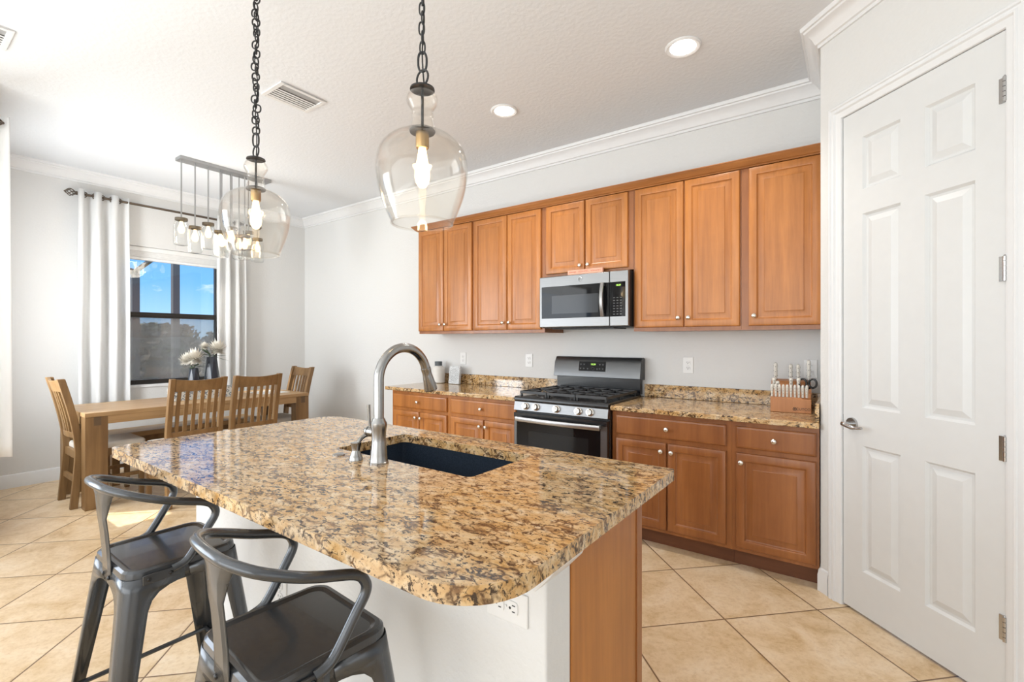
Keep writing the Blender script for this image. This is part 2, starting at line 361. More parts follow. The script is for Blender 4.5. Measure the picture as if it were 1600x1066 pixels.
# ------------------------------------------------------------------ the setting
YB, XW, ZC = 3.634, -6.18, 3.0
XR, YR = -.153, 3.009            # outer corner of the pantry
Q = math.sqrt(.5)
XN, YN = -4.60, .45              # inner corner of the breakfast nook
struct(MB().box(-6.30, 3.1, .33, 3.76, -.1, 0).box(-4.72, 3.1, -4.12, .33, -.1, 0).build('floor', 'tile'))
struct(MB().box(-6.30, 3.1, .33, 3.76, ZC, ZC+.12).box(-4.72, 3.1, -4.12, .33, ZC, ZC+.12).build('ceiling', 'ceil'))
struct(MB().box(XW-.12, .1, YB, YB+.12, 0, ZC).build('wall_back', 'wall'))
WY0, WY1, WZ0, WZ1 = 1.55, 2.58, .845, 2.34
struct(MB().box(XW-.16, XW, YN-.12, WY0, 0, ZC).box(XW-.16, XW, WY1, YB, 0, ZC).box(XW-.16, XW, WY0, WY1, 0, WZ0).box(XW-.16, XW, WY0, WY1, WZ1, ZC).build('wall_left', 'wall'))
NX0, NX1, NZ0, NZ1 = -5.42, -4.70, .84, 2.3
struct(MB().box(XW, NX0, YN-.12, YN, 0, ZC).box(NX1, XN, YN-.12, YN, 0, ZC).box(NX0, NX1, YN-.12, YN, 0, NZ0).box(NX0, NX1, YN-.12, YN, NZ1, ZC).build('wall_nook', 'wall'))
struct(MB().box(XN-.12, XN, -4, -3.0, 0, ZC).box(XN-.12, XN, -.05, YN-.12, 0, ZC).box(XN-.12, XN, -3.0, -.05, 0, .5).box(XN-.12, XN, -3.0, -.05, 2.5, ZC).build('wall_side', 'wall'))
struct(MB().box(-4.72, 3.1, -4.12, -4, 0, ZC).build('wall_front', 'wall'))
struct(MB().box(3.0, 3.1, -4, 3.634, 0, ZC).build('wall_east', 'wall'))
# pantry: short return wall and the diagonal wall with the door opening
def DM(u, w, z): return (XR+u*Q-w*Q, YR-u*Q-w*Q, z)         # along the wall, out of the wall, up
DMAT = Matrix(((Q, -Q, 0, XR), (-Q, -Q, 0, YR), (0, 0, 1, 0), (0, 0, 0, 1)))
D0, D1, DH = .128, .842, 2.458
mb = MB()
for a, b, z0, z1 in ((0, D0, 0, ZC), (D1, 1.5, 0, ZC), (D0, D1, DH, ZC)):
    mb.box(a, b, -.10, 0, z0, z1, DMAT)
struct(mb.build('wall_right', 'wall'))
struct(MB().box(XR, XR+.1, YR+.05, YB, 0, ZC).build('wall_pantry', 'wall'))

def sweep(prof, path, name, mat, closed=False):
    """profile (out, z) along a polyline path of (x, y); 'out' is to the right of travel; mitred"""
    k = len(path); rings = []
    for i, (x, y) in enumerate(path):
        p = Vector((x, y)); d0 = (p-Vector(path[i-1])).normalized() if i else None
        d1 = (Vector(path[i+1])-p).normalized() if i < k-1 else None
        d0 = d0 or d1; d1 = d1 or d0
        n0 = Vector((d0.y, -d0.x)); n1 = Vector((d1.y, -d1.x)); nm = (n0+n1).normalized(); sc = 1/max(nm.dot(n0), .3)
        rings.append([(x+nm.x*o*sc, y+nm.y*o*sc, z) for o, z in prof])
    mb = MB().loft(rings); return mb.build(name, mat, angle=25)
CROWN = [(0, 2.885), (.012, 2.885), (.014, 2.90), (.024, 2.904), (.030, 2.915), (.040, 2.935), (.058, 2.957), (.074, 2.966), (.078, 2.975), (.088, 2.978), (.092, 2.99), (.092, 3.0), (0, 3.0)]
e_end = DM(1.5, 0, 0)
struct(sweep(CROWN, [(XN, -3.9), (XN, YN), (XW, YN), (XW, YB), (XR, YB), (XR, YR), e_end[:2]], 'trim_1', 'trim'))
BASE = [(0, 0), (.014, 0), (.014, .085), (.011, .095), (.011, .105), (.006, .118), (0, .122)]
struct(sweep(BASE, [(XW, YN), (XW, YB), (-3.62, YB)], 'baseboard_left', 'trim'))
struct(sweep(BASE, [(XR+.003, YR+.075), (XR, YR), DM(.058, 0, 0)[:2]], 'baseboard_right', 'trim'))
# door casing (three sides, mitred)
CAS = [(0, 0), (0, .016), (.006, .020), (.014, .020), (.018, .014), (.026, .014), (.030, .019), (.036, .019), (.042, .011), (.062, .009), (.068, .006), (.070, 0)]
def casing():
    rings = []
    for u, z, su, sz in ((D0+.008, 0, -1, 0), (D0+.008, DH-.008, -1, 1), (D1-.008, DH-.008, 1, 1), (D1-.008, 0, 1, 0)):
        rings.append([DM(u+su*(.070-o), w, z+sz*(.070-o)) for o, w in CAS])
    return MB().loft(rings).build('trim_2', 'trim', angle=25)
struct(casing())
mb = MB().box(D0, D0+.008, -.10, .0, 0, DH, DMAT).box(D1-.008, D1, -.10, .0, 0, DH, DMAT).box(D0, D1, -.10, .0, DH-.008, DH, DMAT)
struct(mb.build('trim_3', 'trim'))
# six panel door
def six_panel(u0, u1, z0, z1, us, zs, w0, t):
    mb = MB(); ub = [u0]+[q for p in us for q in p]+[u1]; zb = [z0]+[q for p in zs for q in p]+[z1]
    for i in range(len(ub)-1):
        for j in range(len(zb)-1):
            a, b, c, d = ub[i], ub[i+1], zb[j], zb[j+1]
            if i % 2 and j % 2:
                prev = None
                for ins, dep in ((0, 0), (.010, .012), (.020, .012), (.046, .002)):
                    ring = [(a+ins, w0-dep, c+ins), (b-ins, w0-dep, c+ins), (b-ins, w0-dep, d-ins), (a+ins, w0-dep, d-ins)]
                    if prev: mb.loft([prev, ring], cap=False)
                    prev = ring
                mb.add(prev, [(0, 1, 2, 3)])
            else: mb.add([(a, w0, c), (b, w0, c), (b, w0, d), (a, w0, d)], [(0, 1, 2, 3)])
    mb.add([(u0, w0, z0), (u1, w0, z0), (u1, w0, z1), (u0, w0, z1), (u0, w0-t, z0), (u1, w0-t, z0), (u1, w0-t, z1), (u0, w0-t, z1)],
           [(0, 1, 5, 4), (1, 2, 6, 5), (2, 3, 7, 6), (3, 0, 4, 7), (4, 5, 6, 7)])
    mb.v = [tuple(DMAT @ Vector(p)) for p in mb.v]
    return mb
door = struct(six_panel(D0+.011, D1-.011, .012, DH-.011, ((.247, .436), (.543, .731)), ((.218, .824), (1.006, 1.94), (2.055, 2.31)), -.004, .035).build('door_1', 'door', angle=20))
for z in (.292, .939, 1.588, 2.232):
    h = MB().box(D1-.030, D1-.010, -.003, .002, z-.045, z+.045, DMAT)
    for k in range(5): h.cyl(DM(D1-.008, .007, z-.045+k*.018+.001), DM(D1-.008, .007, z-.045+k*.018+.017), .0065, n=12)
    h.cyl(DM(D1-.008, .007, z+.045), DM(D1-.008, .007, z+.050), .005, .002, 10)
    h.build('hinge', 'chrome', door)
h = MB().cyl(DM(.192, -.004, .920), DM(.192, .006, .920), .031, .029, 28).cyl(DM(.192, .006, .920), DM(.192, .045, .920), .011, n=16)
h.tube(smooth_path([DM(.188, .047, .922), DM(.20, .050, .920), DM(.225, .052, .914), DM(.262, .050, .912), DM(.292, .047, .916)]), [.012]*8+[.010]*8+[.007]*9, 12)
h.build('door_handle', 'chrome', door)
MB().box(D0+.005, D0+.0115, -.03, -.004, .88, .96, DMAT).build('strike_plate', 'chrome', door)

# visible window
win = struct(MB().box(XW-.155, XW+.012, WY0-.0, WY1+.0, WZ0-.012, WZ0+.012).build('window_1', 'trim'))
fx0, fx1 = XW-.135, XW-.085
fr = MB().box(fx0, fx1, WY0, WY0+.045, WZ0+.012, WZ1).box(fx0, fx1, WY1-.045, WY1, WZ0+.012, WZ1).box(fx0, fx1, WY0, WY1, WZ0+.012, WZ0+.06).box(fx0, fx1, WY0, WY1, WZ1-.04, WZ1)
fr.build('window_frame', 'bronze', win, bevel=.003)
MB().box(fx0+.005, fx1+.015, WY0+.03, WY1-.03, 1.583, 1.640).box(fx1+.015, fx1+.022, WY0+.03, WY1-.03, 1.60, 1.612).build('meeting_rail', 'bronze', win, bevel=.003)
MB().box(fx0+.02, fx0+.024, WY0+.045, WY1-.045, 1.64, WZ1-.04).build('upper_pane', 'glass', win)
MB().box(fx0+.03, fx0+.034, WY0+.045, WY1-.045, WZ0+.06, 1.583).build('lower_pane', 'glass', win)
MB().box(fx0+.010, fx0+.011, WY0+.045, WY1-.045, WZ0+.06, 1.60).build('insect_screen', 'screen', win)
# raised shade at the window head
b = thing('window_blind', (XW-.04, 2.06, WZ1), 'white cellular shade fully raised at the top of the dining window', 'blind')
MB().box(XW-.075, XW-.015, WY0+.01, WY1-.01, WZ1-.05, WZ1-.002).build('headrail', 'blind', b, True, .004)
sh = MB()
for i in range(8): sh.box(XW-.07+.004*(i % 2), XW-.02-.004*(i % 2), WY0+.015, WY1-.015, WZ1-.05-.008*(i+1), WZ1-.05-.008*i-.001)
sh.build('shade_fabric', 'blind', b, True)
MB().box(XW-.072, XW-.018, WY0+.012, WY1-.012, WZ1-.142, WZ1-.116).build('bottom_rail', 'blind', b, True, .004)
# second (out of frame) nook window, lit by the sun
w2 = struct(MB().box(NX0, NX1, YN-.14, YN+.01, NZ0-.012, NZ0+.012).build('window_2', 'trim'))
MB().box(NX0, NX0+.04, YN-.10, YN-.06, NZ0+.012, NZ1).box(NX1-.04, NX1, YN-.10, YN-.06, NZ0+.012, NZ1).box(NX0, NX1, YN-.10, YN-.06, NZ1-.04, NZ1).build('window_frame', 'bronze', w2)
# curtains
def curtain(name, label, plane, axis, a0, a1, z0, z1, rodoff, folds, group, amp=.045):
    o = thing(name, (plane+rodoff, (a0+a1)/2, z0) if axis == 'y' else (0, 0, 0), label, 'curtain', group)
    NS, NZ = folds*14, 26; vs = []; fs = []
    for k in range(NZ+1):
        t = k/NZ; z = z0+(z1-z0)*t
        for i in range(NS+1):
            s_ = i/NS; sp = 1+.04*(1-t)*math.sin(3+s_*5)
            yy = (a0+a1)/2+(s_-.5)*(a1-a0)*sp
            w = math.sin(2*PI*folds*s_+.5+.35*(1-t)*math.sin(s_*9)); w = math.copysign(abs(w)**.75, w)
            xx = plane+rodoff+w*(amp*(.9+.18*(1-t)))+.006*math.sin(t*7+s_*23)
            vs.append((xx, yy, z))
    for k in range(NZ):
        for i in range(NS): a = k*(NS+1)+i; fs.append((a, a+1, a+NS+2, a+NS+1))
    mb = MB(); mb.add(vs, fs); mb.build('fabric_panel', 'curtain', o, True, solid=.003, angle=70)
    for f in range(folds*2):
        s_ = (f/2-.5/(2*PI)+.0)/folds
        if s_ < 0.01 or s_ > .99: continue
        yy = a0+(a1-a0)*s_; g = MB()
        g.tube([(plane+rodoff+.024*math.cos(2*PI*j/20), yy+(.012*math.cos(2*PI*j/20) if f % 2 else -.012*math.cos(2*PI*j/20)), z1-.045+.024*math.sin(2*PI*j/20)) for j in range(20)], .005, 8, True)
        g.build('grommet', 'rod', o, True)
    return o
curtain('window_curtain', 'white grommet curtain left of the dining window, behind the table end', XW, 'y', 1.245, 1.645, .66, 2.80, .085, 3, 'dining window curtains')
curtain('window_curtain', 'white grommet curtain right of the dining window, behind the flowers', XW, 'y', 2.475, 2.80, .66, 2.80, .085, 3, 'dining window curtains')
curtain('window_curtain', 'white curtain edge at the far left border of the photo, on its own rod', XN, 'y', -.05, .583, .57, 2.79, .11, 4, None, .03)
def rod(name, label, x, y0, y1, z, fin0=True, fin1=True, wallx=XW):
    o = thing(name, (x, (y0+y1)/2, z), label, 'curtain rod')
    MB().cyl((x, y0, z), (x, y1, z), .0125, n=16).build('pole', 'rod', o, True)
    for y, sg, ok in ((y0, -1, fin0), (y1, 1, fin1)):
        if not ok: continue
        f = MB().cyl((x, y, z), (x, y+sg*.025, z), .018, n=16)
        for k in range(6):
            pts = []
            for i in range(13):
                t = i/12; a = 2*PI*k/6+t*2.2; rr = .034*math.sin(PI*min(1, .06+t*.9)); pts.append((x+rr*math.cos(a), y+sg*(.022+.075*t), z+rr*math.sin(a)))
            f.tube(pts, .0042, 6)
        f.sphere((x, y+sg*.098, z), .009, 10, 6); f.build('finial', 'rod', o, True)
    for y in (y0+.10, y1-.10):
        MB().cyl((wallx, y, z-.0), (x, y, z), .008, n=10).cyl((wallx, y, z), (wallx+.008, y, z), .028, n=16).build('bracket', 'rod', o, True)
    return o
rod('curtain_rod', 'bronze curtain rod with caged finials over the dining window', XW+.085, 1.255, 2.90, 2.757)
rod('curtain_rod', 'dark curtain rod finial peeking in at the left border of the photo', XN+.11, -.9, .455, 2.745, True, True, XN)

# outdoors: lanai cage, lawn, trees
struct(MB().box(-60, -6.4, -60, 60, -.25, -.12).box(-6.4, -4.72, -60, .33, -.25, -.12).build('ground', 'lawn'))
struct(MB().box(-10.3, -6.34, -4, 8, -.119, -.05).build('patio', 'pave'))
struct(MB().box(-6.5, -4.72, -.40, .33, 2.45, 2.55).box(-5.9, -4.72, -4, -.40, 2.45, 2.55).build('sun_block', 'sunblockm'))  # unseen slabs added to block the sun above the nook and side windows
cg = thing('screen_enclosure', (-9.5, 3, 0), 'dark bronze screened patio cage outside the dining window', 'patio enclosure')
for y, z in ((2.65, 2.46), (3.215, 3.1), (6.2, 3.1), (.2, 2.46)):
    MB().box(-9.55, -9.45, y-.05, y+.05, -.05, z).build('post', 'cage', cg, True)
MB().tube([(-9.5, 2.65, 2.46), (-6.6, 2.65, 2.46+.45)], .04, 6).build('rafter', 'cage', cg, True)
MB().tube([(-9.5, 2.65, 2.46), (-9.0, .9, 2.75)], .04, 6).build('rafter', 'cage', cg, True)
MB().box(-9.53, -9.47, .2, 2.65, 2.41, 2.49).build('eave_beam', 'cage', cg, True)
MB().box(-9.53, -9.47, .2, 6.2, .55, .61).build('chair_rail', 'cage', cg, True)
def tree(x, y, h, w, mat, label, cat='tree', grp='trees beyond the patio'):
    rnd = random.Random(int(x*13+y*7)); o = thing('tree' if cat == 'tree' else 'bush', (x, y, -.12), label, cat, grp)
    MB().tube(smooth_path([(0, 0, 0), (.1, .05, h*.3), (0, .1, h*.62)]), .10, 8).build('trunk', 'bark', o)
    vs = []; fs = []
    for i in range(1500):
        t = rnd.random(); z = h*(.06+.94*t); rr = w*math.sqrt(rnd.random())*(1-.75*abs(t-.35)**1.2)*(.8+.4*math.sin(i*.11))
        a = rnd.random()*2*PI; c = Vector((rr*math.cos(a), rr*math.sin(a), z)); d = Vector((rnd.gauss(0, 1), rnd.gauss(0, 1), rnd.gauss(0, 1))).normalized()
        u = d.orthogonal().normalized()*rnd.uniform(.10, .26); v = d.cross(u)*rnd.uniform(.4, .9); k = len(vs)
        vs += [tuple(c-u), tuple(c+v), tuple(c+u), tuple(c-v)]; fs.append((k, k+1, k+2, k+3))
    mb = MB(); mb.add(vs, fs); mb.build('crown', mat, o)
    return o
tl = [(-30, 7.6, 1.98, 1.7, 'foliage2', 'grey-brown leafy tree behind the left post of the patio cage'), (-38, 12.0, 2.58, 2.1, 'foliage', 'taller dark tree between the two posts of the patio cage'),
      (-31, 13.2, 1.98, 1.7, 'foliage2', 'brownish tree just right of the middle cage post'), (-41, 18.8, 2.94, 2.3, 'foliage', 'green tree above the flowers in the window'),
      (-25, 8.4, 1.50, 1.3, 'foliage2', 'low pale brown tree left of the middle cage post'), (-42, 9.2, 2.52, 2.2, 'foliage', 'dark tree seen at the left pane edge'),
      (-27, 11.8, 1.56, 1.3, 'foliage', 'low green tree beside the right curtain'), (-34, 10.2, 1.98, 1.7, 'foliage2', 'far brown tree low behind the middle of the window'), (-46, 15.4, 2.76, 2.4, 'foliage2', 'farthest grey tree right of the middle cage post')]
for a in tl: tree(*a)
for x, y, m_, lb in ((-16, 4.3, 'foliage2', 'brown brushy bush low behind the left cage post'), (-19.5, 6.3, 'foliage', 'dark green bush low in the middle of the window'), (-17, 7.5, 'foliage2', 'brown bush low behind the flower vases'), (-20, 9.9, 'foliage', 'green bush low beside the right curtain')):
    tree(x, y, 1.2, 1.15, m_, lb, 'bush', 'bushes on the lawn')

# ------------------------------------------------------------------ cabinets
def rdoor(x0, x1, z0, z1, yf, name, parent, mat='wood', fr=.052, t=.019):
    mb = MB(); prev = None
    fr = min(fr, (x1-x0)*.17)
    for ins, dep in ((.0, t), (0, .007), (.003, .002), (.008, 0), (fr-.010, 0), (fr-.005, .002), (fr-.002, .008), (fr+.004, .011), (fr+.009, .011), (fr+.036, .0035), (fr+.038, .001), (fr+.040, .001)):
        ring = [(x0+ins, yf+dep, z0+ins), (x1-ins, yf+dep, z0+ins), (x1-ins, yf+dep, z1-ins), (x0+ins, yf+dep, z1-ins)]
        if prev: mb.loft([prev, ring], cap=False)
        else: mb.add(ring, [(0, 1, 2, 3)])
        prev = ring
    mb.add(prev, [(0, 1, 2, 3)])
    return mb.build(name, mat, parent, True, angle=22)
def drawer(x0, x1, z0, z1, yf, parent, mat):
    mb = MB(); prev = None
    for ins, dep in ((0, .019), (0, .007), (.004, .003), (.012, 0), (.014, 0)):
        ring = [(x0+ins, yf+dep, z0+ins), (x1-ins, yf+dep, z0+ins), (x1-ins, yf+dep, z1-ins), (x0+ins, yf+dep, z1-ins)]
        if prev: mb.loft([prev, ring], cap=False)
        else: mb.add(ring, [(0, 1, 2, 3)])
        prev = ring
    mb.add(prev, [(0, 1, 2, 3)]); return mb.build('drawer', mat, parent, True, angle=22)
def knob(x, y, z, parent):
    mb = MB(); m = Matrix.Translation((x, y, z)) @ Matrix.Rotation(R(90), 4, 'X')
    mb.lathe([(.0001, 0), (.007, 0), (.006, .006), (.006, .012), (.012, .018), (.0155, .023), (.014, .028), (.008, .031), (.0001, .032)], 20, m=m)
    return mb.build('knob', 'knob', parent, True, angle=60)
UF = 3.305
uppers = [(-3.563, -2.843, 1.398, ((-3.560, -3.216), (-3.209, -2.858)), 'narrow two-door honey maple wall cabinet at the left end of the row'),
          (-2.843, -2.076, 1.398, ((-2.832, -2.458), (-2.450, -2.106)), 'two-door honey maple wall cabinet just left of the microwave'),
          (-2.076, -1.3125, 1.852, ((-2.056, -1.707), (-1.698, -1.354)), 'short two-door honey maple cabinet above the microwave'),
          (-1.3125, -.595, 1.398, ((-1.300, -.955), (-.947, -.602)), 'tall two-door honey maple cabinet right of the microwave'),
          (-.595, -.158, 1.398, ((-.551, -.163),), 'single-door honey maple wall cabinet at the right end by the pantry wall')]
for x0, x1, z0, drs, lb in uppers:
    o = thing('wall_cabinet', ((x0+x1)/2, YB, z0), lb, 'kitchen cabinet', 'upper kitchen cabinets')
    MB().box(x0+.0005, x1-.0005, UF+.019, YB-.003, z0, 2.445).build('carcass', 'woodd', o, True)
    zb = z0+.026 if z0 < 1.6 else z0+.018
    for i, (a, b_) in enumerate(drs):
        d = rdoor(a, b_, zb, 2.422, UF, 'door', o)
        kx = (b_-.030 if i == 0 else a+.030) if len(drs) == 2 else a+.034
        knob(kx, UF, zb+(.062 if z0 < 1.6 else .045), d)
cp = [(0, 2.425), (.020, 2.425), (.024, 2.432), (.032, 2.436), (.040, 2.448), (.052, 2.458), (.056, 2.466), (.060, 2.468), (.060, 2.474), (0, 2.474)]
cm = sweep(cp, [(-3.563, YB), (-3.563, UF+.019), (-.158, UF+.019)], 'cabinet_crown', 'woodh')
tag(cm, 'long honey maple crown moulding capping the wall cabinets', 'moulding')

BF = 2.995
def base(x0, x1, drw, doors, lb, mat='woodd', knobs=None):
    o = thing('base_cabinet', ((x0+x1)/2, YB, 0), lb, 'kitchen cabinet', 'lower kitchen cabinets')
    MB().box(x0+.0005, x1-.0005, BF+.019, YB-.004, .105, .862).build('carcass', mat, o, True)
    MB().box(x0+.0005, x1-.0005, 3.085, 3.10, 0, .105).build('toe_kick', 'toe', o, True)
    d = drawer(*drw, .708, .833, BF, o, mat); knob((drw[0]+drw[1])/2, BF, .770, d)
    for i, (a, b_) in enumerate(doors):
        d = rdoor(a, b_, .128, .680, BF, 'door', o, mat)
        kx = (b_-.028 if i == 0 else a+.028) if len(doors) == 2 else a+.030
        knob(kx, BF, .628, d)
    return o
base(-3.60, -2.855, (-3.574, -2.876), ((-3.574, -3.222), (-3.214, -2.876)), 'two-door maple base cabinet at the far left end of the counter', 'wood')
base(-2.855, -2.124, (-2.826, -2.136), ((-2.826, -2.464), (-2.454, -2.136)), 'two-door maple base cabinet just left of the range', 'wood')
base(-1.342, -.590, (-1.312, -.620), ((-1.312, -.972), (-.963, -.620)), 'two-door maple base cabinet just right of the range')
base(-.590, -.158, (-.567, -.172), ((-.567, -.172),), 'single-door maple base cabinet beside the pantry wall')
# counters of the back run
def counter(x0, x1, lb, splash0, side):
    o = thing('countertop', ((x0+x1)/2, YB, .862), lb, 'countertop', 'granite counters along the back wall')
    MB().box(x0, x1, 2.968, YB-.001, .862, .894).build('worktop', 'granite', o, True, .006, 3)
    MB().box(splash0, x1, YB-.021, YB-.001, .8945, .992).build('backsplash', 'granite', o, True, .003)
    if side: MB().box(x1-.021, x1-.001, 2.99, YB-.022, .8945, .992).build('side_splash', 'granite', o, True, .003)
    return o
counter(-3.66, -2.126, 'polished granite countertop left of the range', -3.55, False)
counter(-1.341, -.157, 'polished granite countertop right of the range, under the knife block', -1.341, True)

# ------------------------------------------------------------------ range
def make_range():
    x0, x1 = -2.120, -1.346; xc = (x0+x1)/2
    o = thing('gas_range', (xc, YB, 0), 'stainless and black freestanding gas range between the base cabinets', 'stove')
    MB().box(x0, x1, 2.985, 3.62, .03, .895).build('body', 'black', o, True, .003)
    for x in (x0+.05, x1-.05):
        for y in (3.05, 3.55): MB().cyl((x, y, 0), (x, y, .03), .018, n=12).build('foot', 'blackm', o, True)
    MB().prism([(2.962, .868), (2.954, .880), (2.954, .893), (2.962, .906), (3.0, .909), (3.56, .909), (3.56, .895), (2.985, .895), (2.985, .868)], 'x', x0-.001, x1+.001).build('cooktop', 'black', o, True, .003)
    pn = MB().prism([(2.945, .803), (2.985, .803), (2.985, .868), (2.958, .868)], 'x', x0, x1).build('control_panel', 'steelm', o, True, .002)
    for kx in (-2.012, -1.920, -1.745, -1.569, -1.478):
        m = Matrix.Translation((kx, 2.951, .836)) @ Matrix.Rotation(R(90-11), 4, 'X')
        k = MB().lathe([(.0001, 0), (.027, 0), (.027, .004), (.0225, .006), (.021, .026), (.0195, .029), (.0001, .029)], 28, m=m)
        k.box(-.0055, .0055, -.0215, .0215, .027, .036, m)
        kn_ = k.build('burner_knob', 'knob', pn, True, angle=40)
        MB().box(-.0016, .0016, -.019, .019, .0355, .0366, m).box(-.0075, -.0055, -.0205, .0205, .0285, .0300, m).build('pointer', 'slot', kn_, True)
    od = MB().box(x0+.004, x1-.004, 2.945, 2.985, .20, .785).build('oven_door', 'slate', o, True, .004)
    MB().box(x0+.030, x1-.052, 2.941, 2.946, .24, .752).build('door_glass', 'bglass', od, True, .002)
    MB().box(x0+.004, x1-.004, 2.942, 2.9455, .752, .785).build('vent_strip', 'black', od, True)
    MB().box(x0+.14, x1-.14, 2.9400, 2.9415, .36, .655).build('door_window', 'wglass', od, True)
    hb = MB(); pts = []
    sec = [(-.006, -.017), (.004, -.017), (.007, -.010), (.007, .010), (.004, .017), (-.006, .017)]
    rings = []
    for i in range(13):
        t = i/12; x = -2.075+t*(-1.385+2.075); by = 2.905-.018*math.sin(PI*t)
        rings.append([(x, by-a, .744+b_) for a, b_ in sec])
    hb.loft(rings); hb.box(-2.068, -2.045, 2.905, 2.945, .732, .756).box(-1.415, -1.392, 2.905, 2.945, .732, .756)
    hb.build('oven_handle', 'steel', od, True, .002)
    MB().box(x0+.004, x1-.004, 2.947, 2.985, .045, .19).build('storage_drawer', 'slate', o, True, .004)
    # backguard
    g = MB().prism([(3.575, .909), (3.62, .909), (3.62, 1.03), (3.575, 1.03)], 'x', x0+.012, x1-.012)
    bg = g.build('backguard', 'black', o, True, .003)
    MB().prism([(3.535, 1.030), (3.625, 1.025), (3.625, 1.185), (3.605, 1.196), (3.585, 1.194), (3.556, 1.15)], 'x', x0, x1).build('back_panel', 'slate', bg, True, .004)
    MB().prism([(3.540, 1.03), (3.628, 1.022), (3.628, 1.19), (3.60, 1.197), (3.57, 1.18)], 'x', x1-.003, x1+.004).build('end_cap', 'black', bg, True, .001)
    tilt = math.atan2(.021, .12)
    m = Matrix.Translation((-1.760, 3.546, 1.119)) @ Matrix.Rotation(-tilt, 4, 'X')
    MB().box(-.118, .118, -.003, .004, -.040, .040, m).build('display_panel', 'bglass', bg, True, .002)
    tm = m @ Matrix.Translation((.012, -.0035, .016)) @ FACE_CAM
    text_mesh('clock_digits', '10:24', .020, 'green', bg, tm)
    mk = MB()
    for i, u in enumerate((-.10, -.07, -.10, -.07, -.035, .05, .072, .10, .072, .10)):
        w = (.016, .016, -.018, -.018, -.02, -.02, .016, .016, -.018, -.018)[i]
        mk.box(u-.006, u+.006, -.0045, -.003, w-.0018, w+.0018, m).box(u-.004, u+.004, -.0045, -.003, w-.0065, w-.005, m)
    mk.tube([(.012+.014*math.cos(2*PI*j/16), -.0045, -.020+.010*math.sin(2*PI*j/16)) for j in range(16)], .0006, 4, True, m=m)
    mk.build('button_marks', 'grey', bg, True)
    # burners and grates
    for bx, by, r in ((x0+.16, 3.12, .05), (x1-.16, 3.12, .055), (x0+.16, 3.40, .045), (x1-.16, 3.40, .04), (xc, 3.26, .06)):
        MB().cyl((bx, by, .909), (bx, by, .918), r, r*.92, 24).cyl((bx, by, .918), (bx, by, .926), r*.78, r*.72, 24).build('burner', 'iron', o, True)
    for gx0, gx1 in ((x0+.030, x0+.262), (x0+.272, x1-.272), (x1-.262, x1-.030)):
        g = MB(); zt, hb_ = .945, .010
        def bar(ax, ay, bx, by, z0=zt-hb_, z1=zt, w=.006):
            d = Vector((bx-ax, by-ay, 0)).normalized(); nn = Vector((-d.y, d.x, 0))*w
            p = [Vector((ax, ay, 0)), Vector((bx, by, 0))]
            g.loft([[(p[0]+nn)+Vector((0, 0, z0)), (p[0]-nn)+Vector((0, 0, z0)), (p[0]-nn*.7)+Vector((0, 0, z1)), (p[0]+nn*.7)+Vector((0, 0, z1))],
                    [(p[1]+nn)+Vector((0, 0, z0)), (p[1]-nn)+Vector((0, 0, z0)), (p[1]-nn*.7)+Vector((0, 0, z1)), (p[1]+nn*.7)+Vector((0, 0, z1))]])
        ya, yb = 2.995, 3.535
        for a, b_, c, d in ((gx0, ya, gx1, ya), (gx0, yb, gx1, yb), (gx0, ya, gx0, yb), (gx1, ya, gx1, yb), (gx0, 3.265, gx1, 3.265)): bar(a, b_, c, d, zt-.018)
        gc = (gx0+gx1)/2
        for cy in (3.13, 3.40):
            for dx, dy in ((1, 0), (-1, 0), (0, 1), (0, -1), (.7, .7), (-.7, .7), (.7, -.7), (-.7, -.7)):
                ex = gc+dx*((gx1-gx0)/2 if abs(dx) != .7 else .105/.7*.7); ey = cy+dy*(.135 if abs(dy) != .7 else .135)
                bar(gc+dx*.03, cy+dy*.03, max(gx0, min(gx1, ex)), max(ya, min(yb, ey)))
        for px_ in (gx0+.006, gx1-.006):
            for py_ in (ya+.006, 3.265, yb-.006): g.box(px_-.007, px_+.007, py_-.007, py_+.007, .909, zt-.01)
        g.build('grate', 'iron', o, True)
    return o
make_range()

